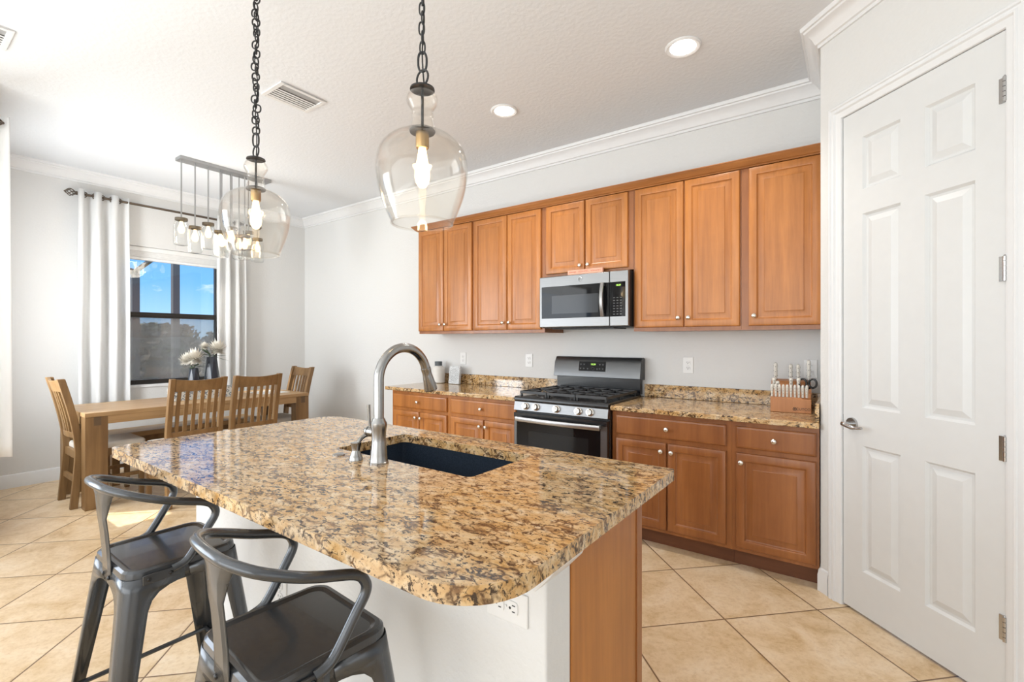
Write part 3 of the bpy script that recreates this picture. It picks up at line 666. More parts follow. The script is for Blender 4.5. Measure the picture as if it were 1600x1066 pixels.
# ------------------------------------------------------------------ microwave
def make_microwave():
    x0, x1 = -2.071, -1.318; yf = 3.234; z0, z1 = 1.436, 1.838
    o = thing('microwave', ((x0+x1)/2, YB, z0), 'stainless over-the-range microwave under the short cabinet', 'microwave')
    MB().box(x0+.006, x1-.002, yf+.035, YB, z0-.006, z1+.004).build('body', 'blackm', o, True, .004)
    MB().box(x0+.06, x1-.3, yf+.10, YB-.06, z0-.012, z0-.006).box(x0+.30, x1-.14, yf+.06, YB-.10, z0-.014, z0-.006).build('grease_filter', 'blackm', o, True)
    xs = -1.463
    d = MB().box(x0, xs-.001, yf, yf+.034, z0, z1).build('door', 'steelm', o, True, .006, 3)
    MB().box(x0+.022, xs+.000, yf-.002, yf+.002, z0+.070, z1-.080).build('door_glass', 'bglass', d, True, .001)
    MB().box(x0+.117, -1.552, yf-.0028, yf-.0018, z0+.105, z1-.154).build('viewing_window', 'mwwin', d, True)
    h = MB(); rings = []
    for i in range(17):
        t = i/16; z = z0+.072+t*(z1-z0-.152); yy = yf-.022-.024*math.sin(PI*t)
        rings.append([(-1.512+a, yy+b_, z) for a, b_ in ((-.016, .006), (-.012, -.004), (0, -.008), (.012, -.004), (.016, .006), (0, .010))])
    h.loft(rings); h.box(-1.524, -1.500, yf-.022, yf+.001, z0+.074, z0+.094).box(-1.524, -1.500, yf-.022, yf+.001, z1-.104, z1-.084)
    h.build('door_handle', 'steel', d, True, .002)
    p = MB().box(xs+.001, x1, yf, yf+.034, z0, z1).build('control_panel', 'steelm', o, True, .006, 3)
    MB().box(xs+.002, x1-.022, yf-.002, yf+.002, z0+.070, z1-.080).build('control_glass', 'bglass', p, True, .001)
    text_mesh('clock_digits', '10:24', .017, 'green', p, Matrix.Translation((xs+.070, yf-.0022, z1-.105)) @ FACE_CAM)
    k = MB()
    for i in range(3):
        for j in range(7): k.box(xs+.030+i*.026, xs+.044+i*.026, yf-.0026, yf-.0018, z0+.085+j*.020, z0+.0885+j*.020)
    k.build('button_marks', 'grey', p, True)
    lg = MB(); c = (-1.705, yf-.001, z1-.037)
    lg.tube([(c[0]+.017*math.cos(2*PI*j/28), c[1], c[2]+.017*math.sin(2*PI*j/28)) for j in range(28)], .0018, 6, True)
    lg.tube(smooth_path([(c[0]+a, c[1], c[2]+b_) for a, b_ in ((-.011, .004), (-.006, .009), (-.002, .004), (-.006, -.001), (-.010, -.005), (-.003, -.010), (.000, -.002), (.002, .006), (.007, .010), (.009, .005), (.004, .001), (.009, -.002), (.010, -.008), (.004, -.010))], 4), .0012, 5)
    lg.build('round_logo', 'chrome', d, True)
    return o
make_microwave()
sg = thing('small_sign', (-1.68, 3.27, 1.8425), 'salmon pink scripted wood sign lying along the top of the microwave', 'sign')
MB().box(-1.828, -1.532, 3.262, 3.285, 1.8425, 1.878).build('board', 'salmon', sg, True, .002)
scr = MB()
for s0, w, amp in ((-1.815, .06, .006), (-1.735, .085, .010), (-1.63, .085, .006)):
    scr.tube([(s0+w*t/40+.004*math.sin(t*.9), 3.2615, 1.8605+amp*math.sin(t*.9+1)*(.6+.4*math.sin(t*.23))) for t in range(41)], .0009, 5)
scr.build('script_lettering', 'rust', sg, True)

# ------------------------------------------------------------------ wall plates
def outlet(name, x, z, label, kind='duplex', y=YB, horiz=False, gang=1, cat='outlet', grp='wall plates over the counter'):
    o = thing(name, (x, y, z), label, cat, grp)
    w, h = .038+.023*(gang-1), .060
    m = Matrix.Translation((x, y, z)) @ (Matrix.Rotation(R(90), 4, 'Y') if horiz else Matrix.Identity(4))
    MB().box(-w, w, -.006, 0, -h, h, m).build('plate', 'plastic', o, True, .003, 3)
    for g in range(gang):
        gx = (g-(gang-1)/2)*.046
        if kind == 'rocker':
            MB().box(gx-.017, gx+.017, -.009, -.006, -.034, .034, m).build('rocker', 'plastic', o, True, .001); continue
        for s in (-1, 1):
            f = MB().prism([(a+gx, b_+s*.020) for a, b_ in rrect(-.0165, .0165, -.0145, .0145, .009, 5)], 'y', -.009, -.006, m).build('socket', 'plastic', o, True)
            q = MB().box(gx-.0085, gx-.0060, -.0094, -.0088, s*.020-.001, s*.020+.008, m).box(gx+.0060, gx+.0085, -.0094, -.0088, s*.020-.001, s*.020+.007, m).cyl(m @ Vector((gx, -.0088, s*.020-.007)), m @ Vector((gx, -.0094, s*.020-.007)), .0032, n=10)
            q.build('slots', 'slot', f, True)
    MB().cyl(m @ Vector((0, -.006, 0)), m @ Vector((0, -.0095, 0)), .003, n=10).build('screw', 'plastic', o, True)
    return o
outlet('wall_outlet', -3.249, 1.150, 'white outlet plate on the back wall above the picture block', 'duplex')
outlet('wall_outlet', -2.439, 1.150, 'white outlet plate on the back wall just left of the range', 'duplex')
outlet('wall_outlet', -1.013, 1.146, 'white duplex outlet on the back wall right of the range')
outlet('wall_outlet', -.240, 1.145, 'white duplex outlet on the back wall behind the knife block')

# ------------------------------------------------------------------ island
IX0, IX1, IY0, IY1, IZ = -2.415, -.483, .587, 1.583, .905
top = tag(slab_hole(rrect(IX0, IX1, IY0, IY1, (.012, .12, .05, .15), 10), rrect(-1.66, -.965, 1.110, 1.458, .022, 5), IZ-.035, IZ).build('island_countertop', 'granite', None, bevel=.007, seg=3),
          'large gold and brown granite island countertop in the foreground', 'countertop')
isl = thing('kitchen_island', (-1.5, 1.1, 0), 'white-walled kitchen island base with a wood end panel', 'kitchen island')
KY = .905
MB().box(-2.50+.06, -.562, KY, 1.02, 0, .869).build('knee_wall', 'knee', isl, True, .008)
CAP = [(-.001, .868), (.050, .868), (.050, .846), (.044, .832), (.006, .790), (-.001, .786)]
MB().prism([(KY-u, v) for u, v in CAP], 'x', -2.44, -.562).build('wall_cap', 'trim', isl, True, .002)
MB().prism([(-.562+u, v) for u, v in CAP], 'y', KY-.05, .995).build('wall_cap', 'trim', isl, True, .002)
MB().box(-.590, -.560, 1.021, 1.436, 0, .869).build('end_panel', 'wood', isl, True, .002)
MB().box(-.590, -.556, 1.436, 1.478, .0, .869).build('face_stile', 'woodd', isl, True, .002)
mbk = MB().box(-2.40, -.592, 1.4735, 1.478, .105, .855); mbk.build('cabinet_front', 'wood', isl, True)
MB().box(-2.40, -2.38, 1.022, 1.445, 0, .869).build('end_panel', 'wood', isl, True)
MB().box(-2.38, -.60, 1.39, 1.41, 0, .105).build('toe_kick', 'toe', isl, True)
ot = outlet('wall_outlet', -.669, .703, 'white sideways duplex outlet on the island wall under the counter corner', 'duplex', KY, True, 1, grp=None)
outlet('wall_outlet', -1.690, .421, 'white outlet low on the island wall seen past the front stool arm', 'duplex', KY, False, 1, grp=None)
# sink
sk = thing('kitchen_sink', (-1.3125, 1.28, .66), 'black composite undermount sink set in the granite island', 'sink')
sx0, sx1, sy0, sy1 = -1.665, -.960, 1.105, 1.463
def sring(i, z, r): return [(x, y, z) for x, y in rrect(sx0+i, sx1-i, sy0+i, sy1-i, r, 6)]
MB().loft([sring(-.012, .8695, .03), sring(.0, .8695, .018), sring(.004, .70, .020), sring(.02, .665, .03), sring(.12, .660, .05)], cap=False).add([(x, y, .660) for x, y in rrect(sx0+.12, sx1-.12, sy0+.12, sy1-.12, .05, 6)], [tuple(range(28))]).loft([sring(-.012, .8695, .03), sring(-.012, .855, .03), sring(-.006, .66, .04), sring(.03, .645, .05)], cap=False).build('basin', 'sink', sk, True)
MB().lathe([(.0001, .6615), (.028, .6615), (.040, .663), (.044, .6605)], 28, (-1.31, 1.30, 0)).build('drain', 'steel', sk, True)
# faucet
fc = thing('kitchen_faucet', (-1.335, 1.057, IZ), 'brushed nickel high-arc pull-down faucet behind the sink', 'faucet')
fb = MB().lathe([(.0001, 0), (.033, 0), (.033, .006), (.031, .008), (.0305, .010), (.0285, .03), (.0245, .075), (.0238, .09), (.0255, .118), (.0275, .128), (.0275, .140), (.024, .146), (.020, .156), (.0001, .156)], 32).build('body', 'steelz', fc, angle=30)
pts = [(0, 0, .150), (0, 0, .28)]+[(0, .118-.118*math.cos(R(a)), .28+.118*math.sin(R(a))) for a in range(10, 160, 8)]
pts.append((0, .236, .292))
MB().tube([(0, 0, .150), (0, 0, .2)]+[(0, .113-.113*math.cos(R(a)), .285+.113*math.sin(R(a))) for a in range(0, 168, 6)], .0172, 20).build('spout', 'steelz', fc, angle=40)
e0 = Vector((0, .113-.113*math.cos(R(162)), .285+.113*math.sin(R(162)))); dr = Vector((0, math.sin(R(18))*1.0, -math.cos(R(18))))
hd = MB().tube([e0, e0+dr*.012, e0+dr*.016, e0+dr*.03, e0+dr*.085, e0+dr*.092], [.019, .019, .0178, .0185, .0255, .024], 24).build('spray_head', 'steelz', fc, angle=30)
MB().box(-.005, .005, .262, .270, .235, .262).build('spray_button', 'blackm', hd)
hb = MB().cyl((-.02, 0, .105), (-.052, 0, .105), .0165, n=24).cyl((-.050, 0, .105), (-.056, 0, .105), .0185, n=24).cyl((-.056, 0, .105), (-.066, 0, .105), .0165, .014, 24).build('handle_hub', 'steelz', fc, angle=30)
MB().tube([(-.044, -.002, .115), (-.046, -.004, .135), (-.046, -.008, .20)], [.0052, .005, .0062], 12).build('lever', 'steelz', fc)
sd = thing('soap_dispenser', (-1.437, 1.038, IZ), 'small nickel soap dispenser left of the faucet', 'soap dispenser')
MB().lathe([(.0001, 0), (.024, 0), (.024, .004), (.021, .014), (.014, .032), (.0135, .036), (.018, .058), (.019, .062), (.0001, .063)], 24).build('pump_body', 'steelz', sd, angle=30)
MB().tube(smooth_path([(.0, .004, .052), (.0, .02, .072), (.0, .045, .082), (.0, .072, .078), (.0, .080, .070)]), .0075, 12).build('nozzle', 'steelz', sd)
hc = tag(MB().lathe([(.0001, IZ), (.022, IZ), (.022, IZ+.003), (.018, IZ+.005), (.0001, IZ+.005)], 24, (-1.552, 1.046, 0)).build('hole_cover', 'steelz'), 'flat round nickel hole cover left of the soap dispenser', 'hole cover')

# ------------------------------------------------------------------ bar stools
def make_stool(label):
    o = thing('bar_stool', (0, 0, 0), label, 'bar stool', 'metal counter stools')
    def rr(h, hy, r, z, n=6): return [(x, y, z) for x, y in rrect(-h, h, -hy, hy, r, n)]
    A, B = .156, .150
    MB().loft([rr(A+.006, B+.006, .048, .600), rr(A+.003, B+.003, .046, .640), rr(A+.001, B+.001, .045, .654), rr(A-.005, B-.005, .042, .6595), rr(A-.014, B-.014, .036, .660), rr(A-.020, B-.020, .032, .6575), rr(A-.024, B-.024, .03, .6545)], cap=False).add([(x, y, .6545) for x, y in rrect(-A+.024, A-.024, -B+.024, B-.024, .03, 6)], [tuple(range(28))]).build('seat', 'gun', o, solid=.0015, angle=18)
    for sx in (-1, 1):
        for sy in (-1, 1):
            rows = []
            for z, w in ((.638, .150), (.604, .150), (.597, .112), (.586, .086), (.568, .070), (.54, .062), (.45, .057), (0.012, .032)):
                t = (.638-z)/.638; cx = A+.004+t*.075; cy = B+.004+t*.075; r = .040-.015*t
                w = min(w, A+.004)
                row = [(sx*(cx-w), sy*cy, z)]+[(sx*(cx-r+r*math.sin(R(a))), sy*(cy-r+r*math.cos(R(a))), z) for a in (0, 18, 36, 54, 72, 90)]+[(sx*cx, sy*(cy-w), z)]
                rows.append(row)
            lg = MB().loft(rows, cap=False, close=False).build('leg', 'gun', o, solid=.002, angle=50)
            c = (sx*(A+.004+.075-.016), sy*(B+.004+.075-.016))
            MB().box(c[0]-.018, c[0]+.018, c[1]-.018, c[1]+.018, 0, .022).build('rubber_foot', 'blackm', lg, bevel=.004)
    t = (.638-.22)/.638; ex = A+.004+t*.075-.012; ey = B+.004+t*.075-.012
    for a, b_ in (((-ex, -ey), (ex, -ey)), ((-ex, ey), (ex, ey)), ((-ex, -ey), (-ex, ey)), ((ex, -ey), (ex, ey))):
        MB().tube([(a[0], a[1], .22), (b_[0], b_[1], .22)], .008, 8).build('footrest', 'gun', o)
    # arm and back loop
    half = [(.164, -.040, .640), (.165, -.010, .649), (.166, .010, .668), (.169, .050, .730), (.172, .074, .770), (.172, .072, .796), (.170, .048, .818), (.168, -.03, .842), (.166, -.085, .862), (.143, -.143, .885), (.090, -.176, .898), (.03, -.185, .902)]
    full = half+[(-x, y, z) for x, y, z in reversed(half)]
    MB().tube(smooth_path(full, 6), .0118, 14).build('armrest', 'gun', o, angle=60)
    for s in (-1, 1):
        f = MB().box(min(s*.160, s*.168), max(s*.160, s*.168), -.115, -.02, .618, .646).build('arm_tab', 'gun', o, bevel=.003)
        for y in (-.10, -.045): MB().sphere((s*.169, y, .632), .006, 10, 6, sc=(.7, 1, 1)).build('bolt', 'black', f)
    # splat
    rows = []; yb0 = -B-.0055
    for z, hw, y in ((.598, .041, yb0), (.66, .041, yb0), (.70, .040, yb0-.002), (.76, .040, yb0-.007), (.80, .043, yb0-.012), (.84, .054, yb0-.018), (.865, .072, yb0-.024), (.882, .092, yb0-.027), (.896, .112, yb0-.026)):
        rows.append([(hw*u, y+.030*max(0, (z-.80)/.104)*(u*u) + (.0 if abs(u) > .7 else -.004*(1 if .64 < z < .86 else 0)), z) for u in (-1, -.8, -.6, -.55, -.2, 0, .2, .55, .6, .8, 1)])
    sp = MB().loft(rows, cap=False, close=False).build('back_splat', 'gun', o, solid=.0025, angle=25)
    for x in (-.026, .026): MB().sphere((x, yb0-.003, .618), .0062, 10, 6, sc=(1, .7, 1)).build('bolt', 'black', sp)
    return o
st = make_stool('dark grey metal counter stool with armrests, nearest the camera'); st.location = (-1.058, .600, 0); st.rotation_euler = (0, 0, R(-4))
dup(st, (-1.835, .598, 0), R(0), 'lighter-lit grey metal counter stool behind the nearest one, at the island left end')

# ------------------------------------------------------------------ dining set
tb = thing('dining_table', (-5.235, 1.97, 0), 'long oak dining table with thick square legs by the window', 'table')
TX0, TX1, TY0, TY1 = -5.62, -4.85, 1.035, 2.90
MB().box(TX0, TX1, TY0, TY1, .728, .762).build('tabletop', 'table', tb, True, .004)
for x in (TX0+.004, TX1-.034): MB().box(x, x+.03, TY0+.14, TY1-.14, .665, .728).build('apron', 'table', tb, True, .002)
for y in (TY0+.004, TY1-.034): MB().box(TX0+.14, TX1-.14, y, y+.03, .665, .728).build('apron', 'table', tb, True, .002)
for x in (TX0, TX1-.105):
    for y in (TY0, TY1-.145):
        lg = MB().box(x+.001, x+.104, y+.001, y+.144, 0, .7275).build('leg', 'chair', tb, True, .004)
        xx = x+.104 if x > -5.2 else x+.001
        MB().box(min(xx, xx+(.002 if x > -5.2 else -.002)), max(xx, xx+(.002 if x > -5.2 else -.002)), y+.055, y+.100, .66, .7275).build('tenon', 'tenon', lg, True)
def make_chair(label):
    o = thing('dining_chair', (0, 0, 0), label, 'chair', 'oak dining chairs')   # faces +y, back at y = -.23
    HX = .208
    for s in (-1, 1):
        for_post = smooth_path([(s*(HX-.02), -.235, 0), (s*(HX-.02), -.215, .25), (s*(HX-.02), -.205, .46), (s*(HX-.02), -.225, .65), (s*(HX-.02), -.265, .85), (s*(HX-.02), -.310, 1.03)], 5)
        rings = [[(p.x-.018, p.y-.024, p.z), (p.x+.018, p.y-.024, p.z), (p.x+.018, p.y+.024, p.z), (p.x-.018, p.y+.024, p.z)] for p in for_post]
        MB().loft(rings).build('rear_leg', 'chair', o, bevel=.004)
        MB().loft([[(s*(HX-.02)-a, .205-a, 0), (s*(HX-.02)+a, .205-a, 0), (s*(HX-.02)+a, .205+a, 0), (s*(HX-.02)-a, .205+a, 0)] if False else [(s*(HX-.02)+dx*a, .205+dy*a, z) for dx, dy in ((-1, -1), (1, -1), (1, 1), (-1, 1))] for z, a in ((0, .017), (.43, .022))]).build('front_leg', 'chair', o, bevel=.003)
        MB().box(s*(HX-.02)-.011, s*(HX-.02)+.011, -.20, .20, .185, .215).build('side_stretcher', 'chair', o)
        MB().box(s*(HX-.02)-.011, s*(HX-.02)+.011, -.19, .20, .385, .445).build('seat_rail', 'chair', o)
    for y0_ in (.195, -.215): MB().box(-HX+.03, HX-.03, y0_, y0_+.022, .385, .445).build('seat_frame', 'chair', o)
    MB().box(-HX+.03, HX-.03, -.01, .012, .19, .212).build('cross_stretcher', 'chair', o)
    MB().box(-HX+.03, HX-.03, -.226, -.204, .20, .24).build('back_stretcher', 'chair', o)
    MB().loft([[(x, y, z) for x, y in rrect(-HX+.001+i, HX-.001-i, -.19+i, .235-i, .03, 4)] for i, z in ((0, .446), (0, .475), (.008, .487), (.03, .492))]).build('seat_cushion', 'seatpad', o, angle=50)
    def yb(z): return -.205-.105*max(0, (z-.5)/.53)**1.5-.006
    def curved(z0, z1, name, th=.022, arch=0):
        rings = []
        for i in range(11):
            t = i/10; x = -HX+.035+(2*HX-.07)*t; c = -.020*math.sin(PI*t)+(.0)
            zt = z1+arch*(1-math.sin(PI*t))
            rings.append([(x, yb(z0)+c-th/2, z0), (x, yb(z0)+c+th/2, z0), (x, yb(zt)+c+th/2, zt), (x, yb(zt)+c-th/2, zt)])
        return MB().loft(rings).build(name, 'chair', o, bevel=.003)
    curved(.925, 1.012, 'top_rail', arch=.014); curved(.555, .60, 'lower_rail')
    for k in range(6):
        x = -.135+.054*k; t = (x+HX-.035)/(2*HX-.07); c = -.020*math.sin(PI*t)
        rings = []
        for i in range(7):
            z = .60+(.925-.60)*i/6; rings.append([(x-.013, yb(z)+c-.006, z), (x+.013, yb(z)+c-.006, z), (x+.013, yb(z)+c+.006, z), (x-.013, yb(z)+c+.006, z)])
        MB().loft(rings).build('slat', 'chair', o)
    return o
ch = make_chair('oak slat-back dining chair on the kitchen side, nearer the left table leg'); ch.location = (-4.62, 1.628, 0); ch.rotation_euler = (0, 0, R(90))
dup(ch, (-4.62, 2.10, 0), R(90), 'oak slat-back dining chair on the kitchen side, second along toward the back wall')
dup(ch, (-5.19, 1.235, 0), R(0), 'oak slat-back dining chair at the near left end of the table')
dup(ch, (-5.23, 2.745, 0), R(180), 'oak dining chair at the far end of the table by the back wall')
bn = thing('dining_bench', (-5.62, 1.97, 0), 'backless oak bench on the window side of the table', 'bench')
MB().box(-5.80, -5.46, 1.30, 2.65, .43, .475).build('bench_seat', 'table', bn, True, .005)
for x in (-5.77, -5.55):
    for y in (1.36, 2.53): MB().box(x, x+.06, y, y+.06, 0, .43).build('leg', 'chair', bn, True, .003)
MB().box(-5.76, -5.50, 1.36, 2.59, .36, .43).build('apron', 'chair', bn, True)
# centrepiece
tr = thing('centerpiece_tray', (-5.24, 2.0, .762), 'blue and white patterned tray box in the middle of the dining table', 'tray')
MB().box(-5.33, -5.15, 1.74, 2.26, .763, .772).build('tray_base', 'ceramic', tr, True)
for a in ((-5.335, -5.325, 1.735, 2.265), (-5.155, -5.145, 1.735, 2.265)): MB().box(*a, .763, .868).build('tray_side', 'pattern', tr, True, .002)
for a in ((-5.325, -5.155, 1.735, 1.745), (-5.325, -5.155, 2.255, 2.265)): MB().box(*a, .763, .868).build('tray_end', 'pattern', tr, True, .002)
def vase(x, y, h, r, z, label):
    o = thing('flower_vase', (x, y, z), label, 'vase', 'dark flower vases'); mb = MB(); rings = []
    for k, (rr, t) in enumerate(((.70, 0), (1.0, .45), (.62, 1.0))): rings.append([(r*rr*math.cos(2*PI*(j+.5*k)/7), r*rr*math.sin(2*PI*(j+.5*k)/7), h*t) for j in range(7)])
    for a, b_ in zip(rings, rings[1:]):
        for j in range(7): mb.add([a[j], a[(j+1) % 7], b_[j]], [(0, 1, 2)]); mb.add([a[(j+1) % 7], b_[(j+1) % 7], b_[j]], [(0, 1, 2)])
    mb.add(rings[0], [tuple(range(7))]); mb.add([(p[0]*.96, p[1]*.96, p[2]-.004) for p in rings[2]], [tuple(range(7))])
    mb.build('vessel', 'soil', o, angle=5); return o
vase(-5.24, 1.93, .29, .058, .7725, 'shorter dark faceted vase, left of the two on the table')
vase(-5.24, 2.09, .395, .070, .7725, 'taller dark faceted vase, right of the two on the table')
def mum(x, y, z0, heads, leaves, label):
    o = thing('flower_bouquet', (x, y, z0), label, 'flowers', 'white chrysanthemums'); rnd = random.Random(int(y*100))
    for hx, hy, hz, r in heads:
        MB().tube(smooth_path([(0, 0, -.12), (hx*.4, hy*.4, hz*.3), (hx, hy, hz-.01)]), .004, 6).build('stem', 'leaf', o)
        mb = MB()
        for i in range(230):
            ph = 2.39996*i; th = 2.25*math.sqrt(i/230); d = Vector((math.sin(th)*math.cos(ph), math.sin(th)*math.sin(ph), math.cos(th)))
            L = r*rnd.uniform(.78, 1.1); sd_ = d.cross(Vector((0, 0, 1))); sd_ = (sd_ if sd_.length > .05 else Vector((1, 0, 0))).normalized()*r*.085
            c = Vector((hx, hy, hz)); up = d.cross(sd_).normalized()*r*.10
            mb.add([c, c+d*L*.6+sd_+up, c+d*L, c+d*L*.6-sd_+up], [(0, 1, 2, 3)])
        mb.build('bloom', 'petal', o, angle=20)
    for a, b_, c in leaves:
        d = Vector((a, b_, c)); sd_ = d.cross(Vector((0, 0, 1))).normalized()*.022
        MB().add([(0, 0, .01), d*.5+sd_, d, d*.5-sd_+Vector((0, 0, .004))], [(0, 1, 2, 3)]).build('leaf', 'leaf', o)
    return o
mum(-5.24, 1.93, 1.066, [(.015, .0, .095, .105), (-.03, -.05, .075, .08)], [(.05, .08, .02), (.03, -.07, -.01), (.06, .03, .05)], 'large white chrysanthemums in the shorter left vase')
mum(-5.24, 2.09, 1.171, [(.0, .05, .08, .105), (-.02, -.06, .10, .055)], [(.04, -.14, .04), (.03, -.11, .09), (.04, .15, -.05), (.02, .13, .01)], 'white chrysanthemums with long leaves in the taller right vase')
pm = tag(MB().box(-5.42, -5.06, 2.50, 2.80, .7625, .7665).build('sunpatch', 'plastic', None, bevel=.001), 'white placemat standing in for sunlight on the far end of the dining table', 'sunpatch')  # thin white sheet painted in as a patch of sun on the tabletop

# ------------------------------------------------------------------ counter decor and knives
jr = thing('ribbed_jar', (-3.500, 3.530, .8945), 'white ribbed ceramic jar with dark grey neck on the left counter', 'jar')
prof = [(.0001, 0), (.046, 0), (.052, .004)]
for i in range(12): prof += [(.0535, .012+i*.0085), (.0515, .016+i*.0085)]
prof += [(.050, .118), (.040, .130), (.030, .135), (.0001, .135)]
MB().lathe([(a*1.28, b_*1.32) for a, b_ in prof], 32).build('jar_body', 'ceramic', jr, angle=50)
MB().lathe([(a*1.28, b_*1.32) for a, b_ in ((.0295, .133), (.030, .158), (.0315, .164), (.0295, .168), (.024, .168), (.024, .14))], 28).build('neck', 'slategrey', jr)
ps = thing('decor_sign', (-3.268, 3.505, .8945), 'small whitewashed stone block sign leaning beside the ribbed jar', 'sign')
m = Matrix.Translation((-3.268, 3.505, .8945)) @ Matrix.Rotation(R(-6), 4, 'X')
MB().box(-.070, .070, 0, .030, .003, .182, m).build('block', 'frost', ps, True, .004)
sw = MB()
for k, r in enumerate((.022, .042, .058)): sw.tube([(r*math.cos(2*PI*j/24), -.0005, .092+r*math.sin(2*PI*j/24)) for j in range(24)], .0012, 5, True, m=m)
sw.build('emblem', 'grey', ps, True)

# knife block: its own frame, x along the front, slightly turned
KB = thing('knife_block', (-.330, 3.41, .8945), 'cherry wood knife block on the right counter by the pantry wall', 'knife block', None, R(5))
ph = [(-.105, 0), (.095, 0), (.095, .190), (.045, .180), (-.045, .086), (-.105, .084)]
MB().loft([[(-.107, u, v) for u, v in ph], [(.107, u, v) for u, v in ph]]).build('block', 'block', KB, bevel=.003)
MB().box(-.106, .060, -.098, -.060, .084, .092).build('knife_rack', 'block', KB)
MB().box(.0955, .1085, -.02, .06, .06, .14).build('scissor_slot', 'block', KB)
KM = Matrix.Translation(KB.location) @ Matrix.Rotation(R(5), 4, 'Z')
bpy.context.view_layer.update()
tx = text_mesh('lettering', 'CUTCO', .021, 'ink', KB, Matrix.Translation(KB.location) @ Matrix.Translation((.066, -.1056, .024)) @ FACE_CAM)
lg = MB(); lg.tube([(.022+.009*math.cos(2*PI*j/16), -.1056, .024+.009*math.sin(2*PI*j/16)) for j in range(16)], .0016, 5, True).cyl((.022, -.1052, .024), (.022, -.1064, .024), .004, n=10); lg.build('logo', 'ink', KB)
ordw = ['leftmost', 'second', 'third', 'fourth', 'fifth', 'sixth', 'seventh', 'eighth', 'ninth', 'rightmost']
def make_steak():
    o = thing('steak_knife', (0, 0, 0), '', 'knife', 'steak knives in the block')
    d = Vector((0, -.30, 1)).normalized(); s = Vector((0, 1, .3)).normalized()
    rings = []
    for t, a, b_ in ((0, .0068, .0085), (.012, .0064, .0080), (.04, .0080, .0095), (.062, .0084, .0100), (.072, .0070, .0095), (.077, .0040, .0060)):
        c = d*t; rings.append([c+Vector((math.cos(2*PI*j/10)*a, 0, 0))+s*(math.sin(2*PI*j/10)*b_) for j in range(10)])
    MB().loft(rings).build('handle', 'pearl', o, angle=50)
    h = o.children[0]
    rv = MB()
    for t in (.022, .040, .058):
        c = d*t; rv.cyl(c+Vector((-.0075, 0, 0)), c+Vector((.0075, 0, 0)), .0016, n=8); rv.cyl(c-s*.010, c-s*.007, .0016, n=8)
    rv.build('rivets', 'ink', h)
    MB().cyl(d*-.002, d*.004, .0066, n=12).build('bolster', 'blade', o)
    return o
sk0 = make_steak()
for i in range(10):
    k = sk0 if i == 0 else dup(sk0)
    k.location = KM @ Vector((-.098+.0202*i, -.081, .094)); k.rotation_euler = (0, 0, R(5))
    k['label'] = f'{ordw[i]} small pearl-handled steak knife in the front rack of the block'
def big_knife(x, y, z, L, tilt, label):
    o = thing('kitchen_knife', KM @ Vector((x, y, z)), label, 'knife', 'large knives in the block', R(5))
    d = Vector((0, -tilt, 1)).normalized(); s = Vector((0, 1, tilt)).normalized(); rings = []
    for t, a, b_ in ((0, .008, .012), (.1, .008, .011), (.35, .011, .016), (.6, .0095, .0135), (.85, .0115, .017), (.95, .010, .016), (1, .005, .008)):
        c = d*(L*t); rings.append([c+Vector((math.cos(2*PI*j/12)*a, 0, 0))+s*(math.sin(2*PI*j/12)*b_) for j in range(12)])
    h = MB().loft(rings).build('handle', 'pearl', o, angle=50)
    rv = MB()
    for t in (.2, .5, .8): c = d*(L*t); rv.cyl(c-s*.0125, c-s*.018, .0022, n=8).cyl(c+Vector((-.012, 0, 0)), c+Vector((.012, 0, 0)), .002, n=8)
    rv.build('rivets', 'ink', h)
    MB().cyl(d*-.012, d*.002, .010, n=14).build('bolster', 'blade', o)
    return o
big_knife(-.083, .062, .190, .108, .25, 'tall pearl-handled knife at the back left of the knife block')
big_knife(-.090, .002, .140, .062, .25, 'short pearl-handled knife low at the left of the block')
big_knife(-.070, -.014, .125, .058, .25, 'small pearl-handled knife beside the short left one')
big_knife(.000, .062, .190, .100, .25, 'pearl-handled knife back row, second from the left')
big_knife(.002, .000, .140, .066, .25, 'short pearl-handled knife in the middle front slot of the block')
big_knife(.040, .062, .190, .100, .25, 'pearl-handled knife back row, third from the left')
big_knife(.042, .000, .140, .066, .25, 'short pearl-handled knife just left of the scissors')
big_knife(.097, .062, .190, .125, .10, 'tall pearl-handled knife at the back right beside the outlet')
so = thing('kitchen_scissors', KM @ Vector((.090, -.0, .134)), 'black-handled kitchen scissors at the right of the knife block', 'scissors', None, R(5))
for s in (-1, 1):
    MB().tube([(s*.026+.020*math.cos(2*PI*j/20), -.012+.010*math.sin(2*PI*j/20), .040+.026*math.sin(2*PI*j/20)) for j in range(20)], .0062, 10, True).build('finger_loop', 'black', so)
    MB().tube([(s*.016, -.006, .020), (0, 0, 0), (-s*.004, .006, -.02)], .006, 8).build('shank', 'black', so)

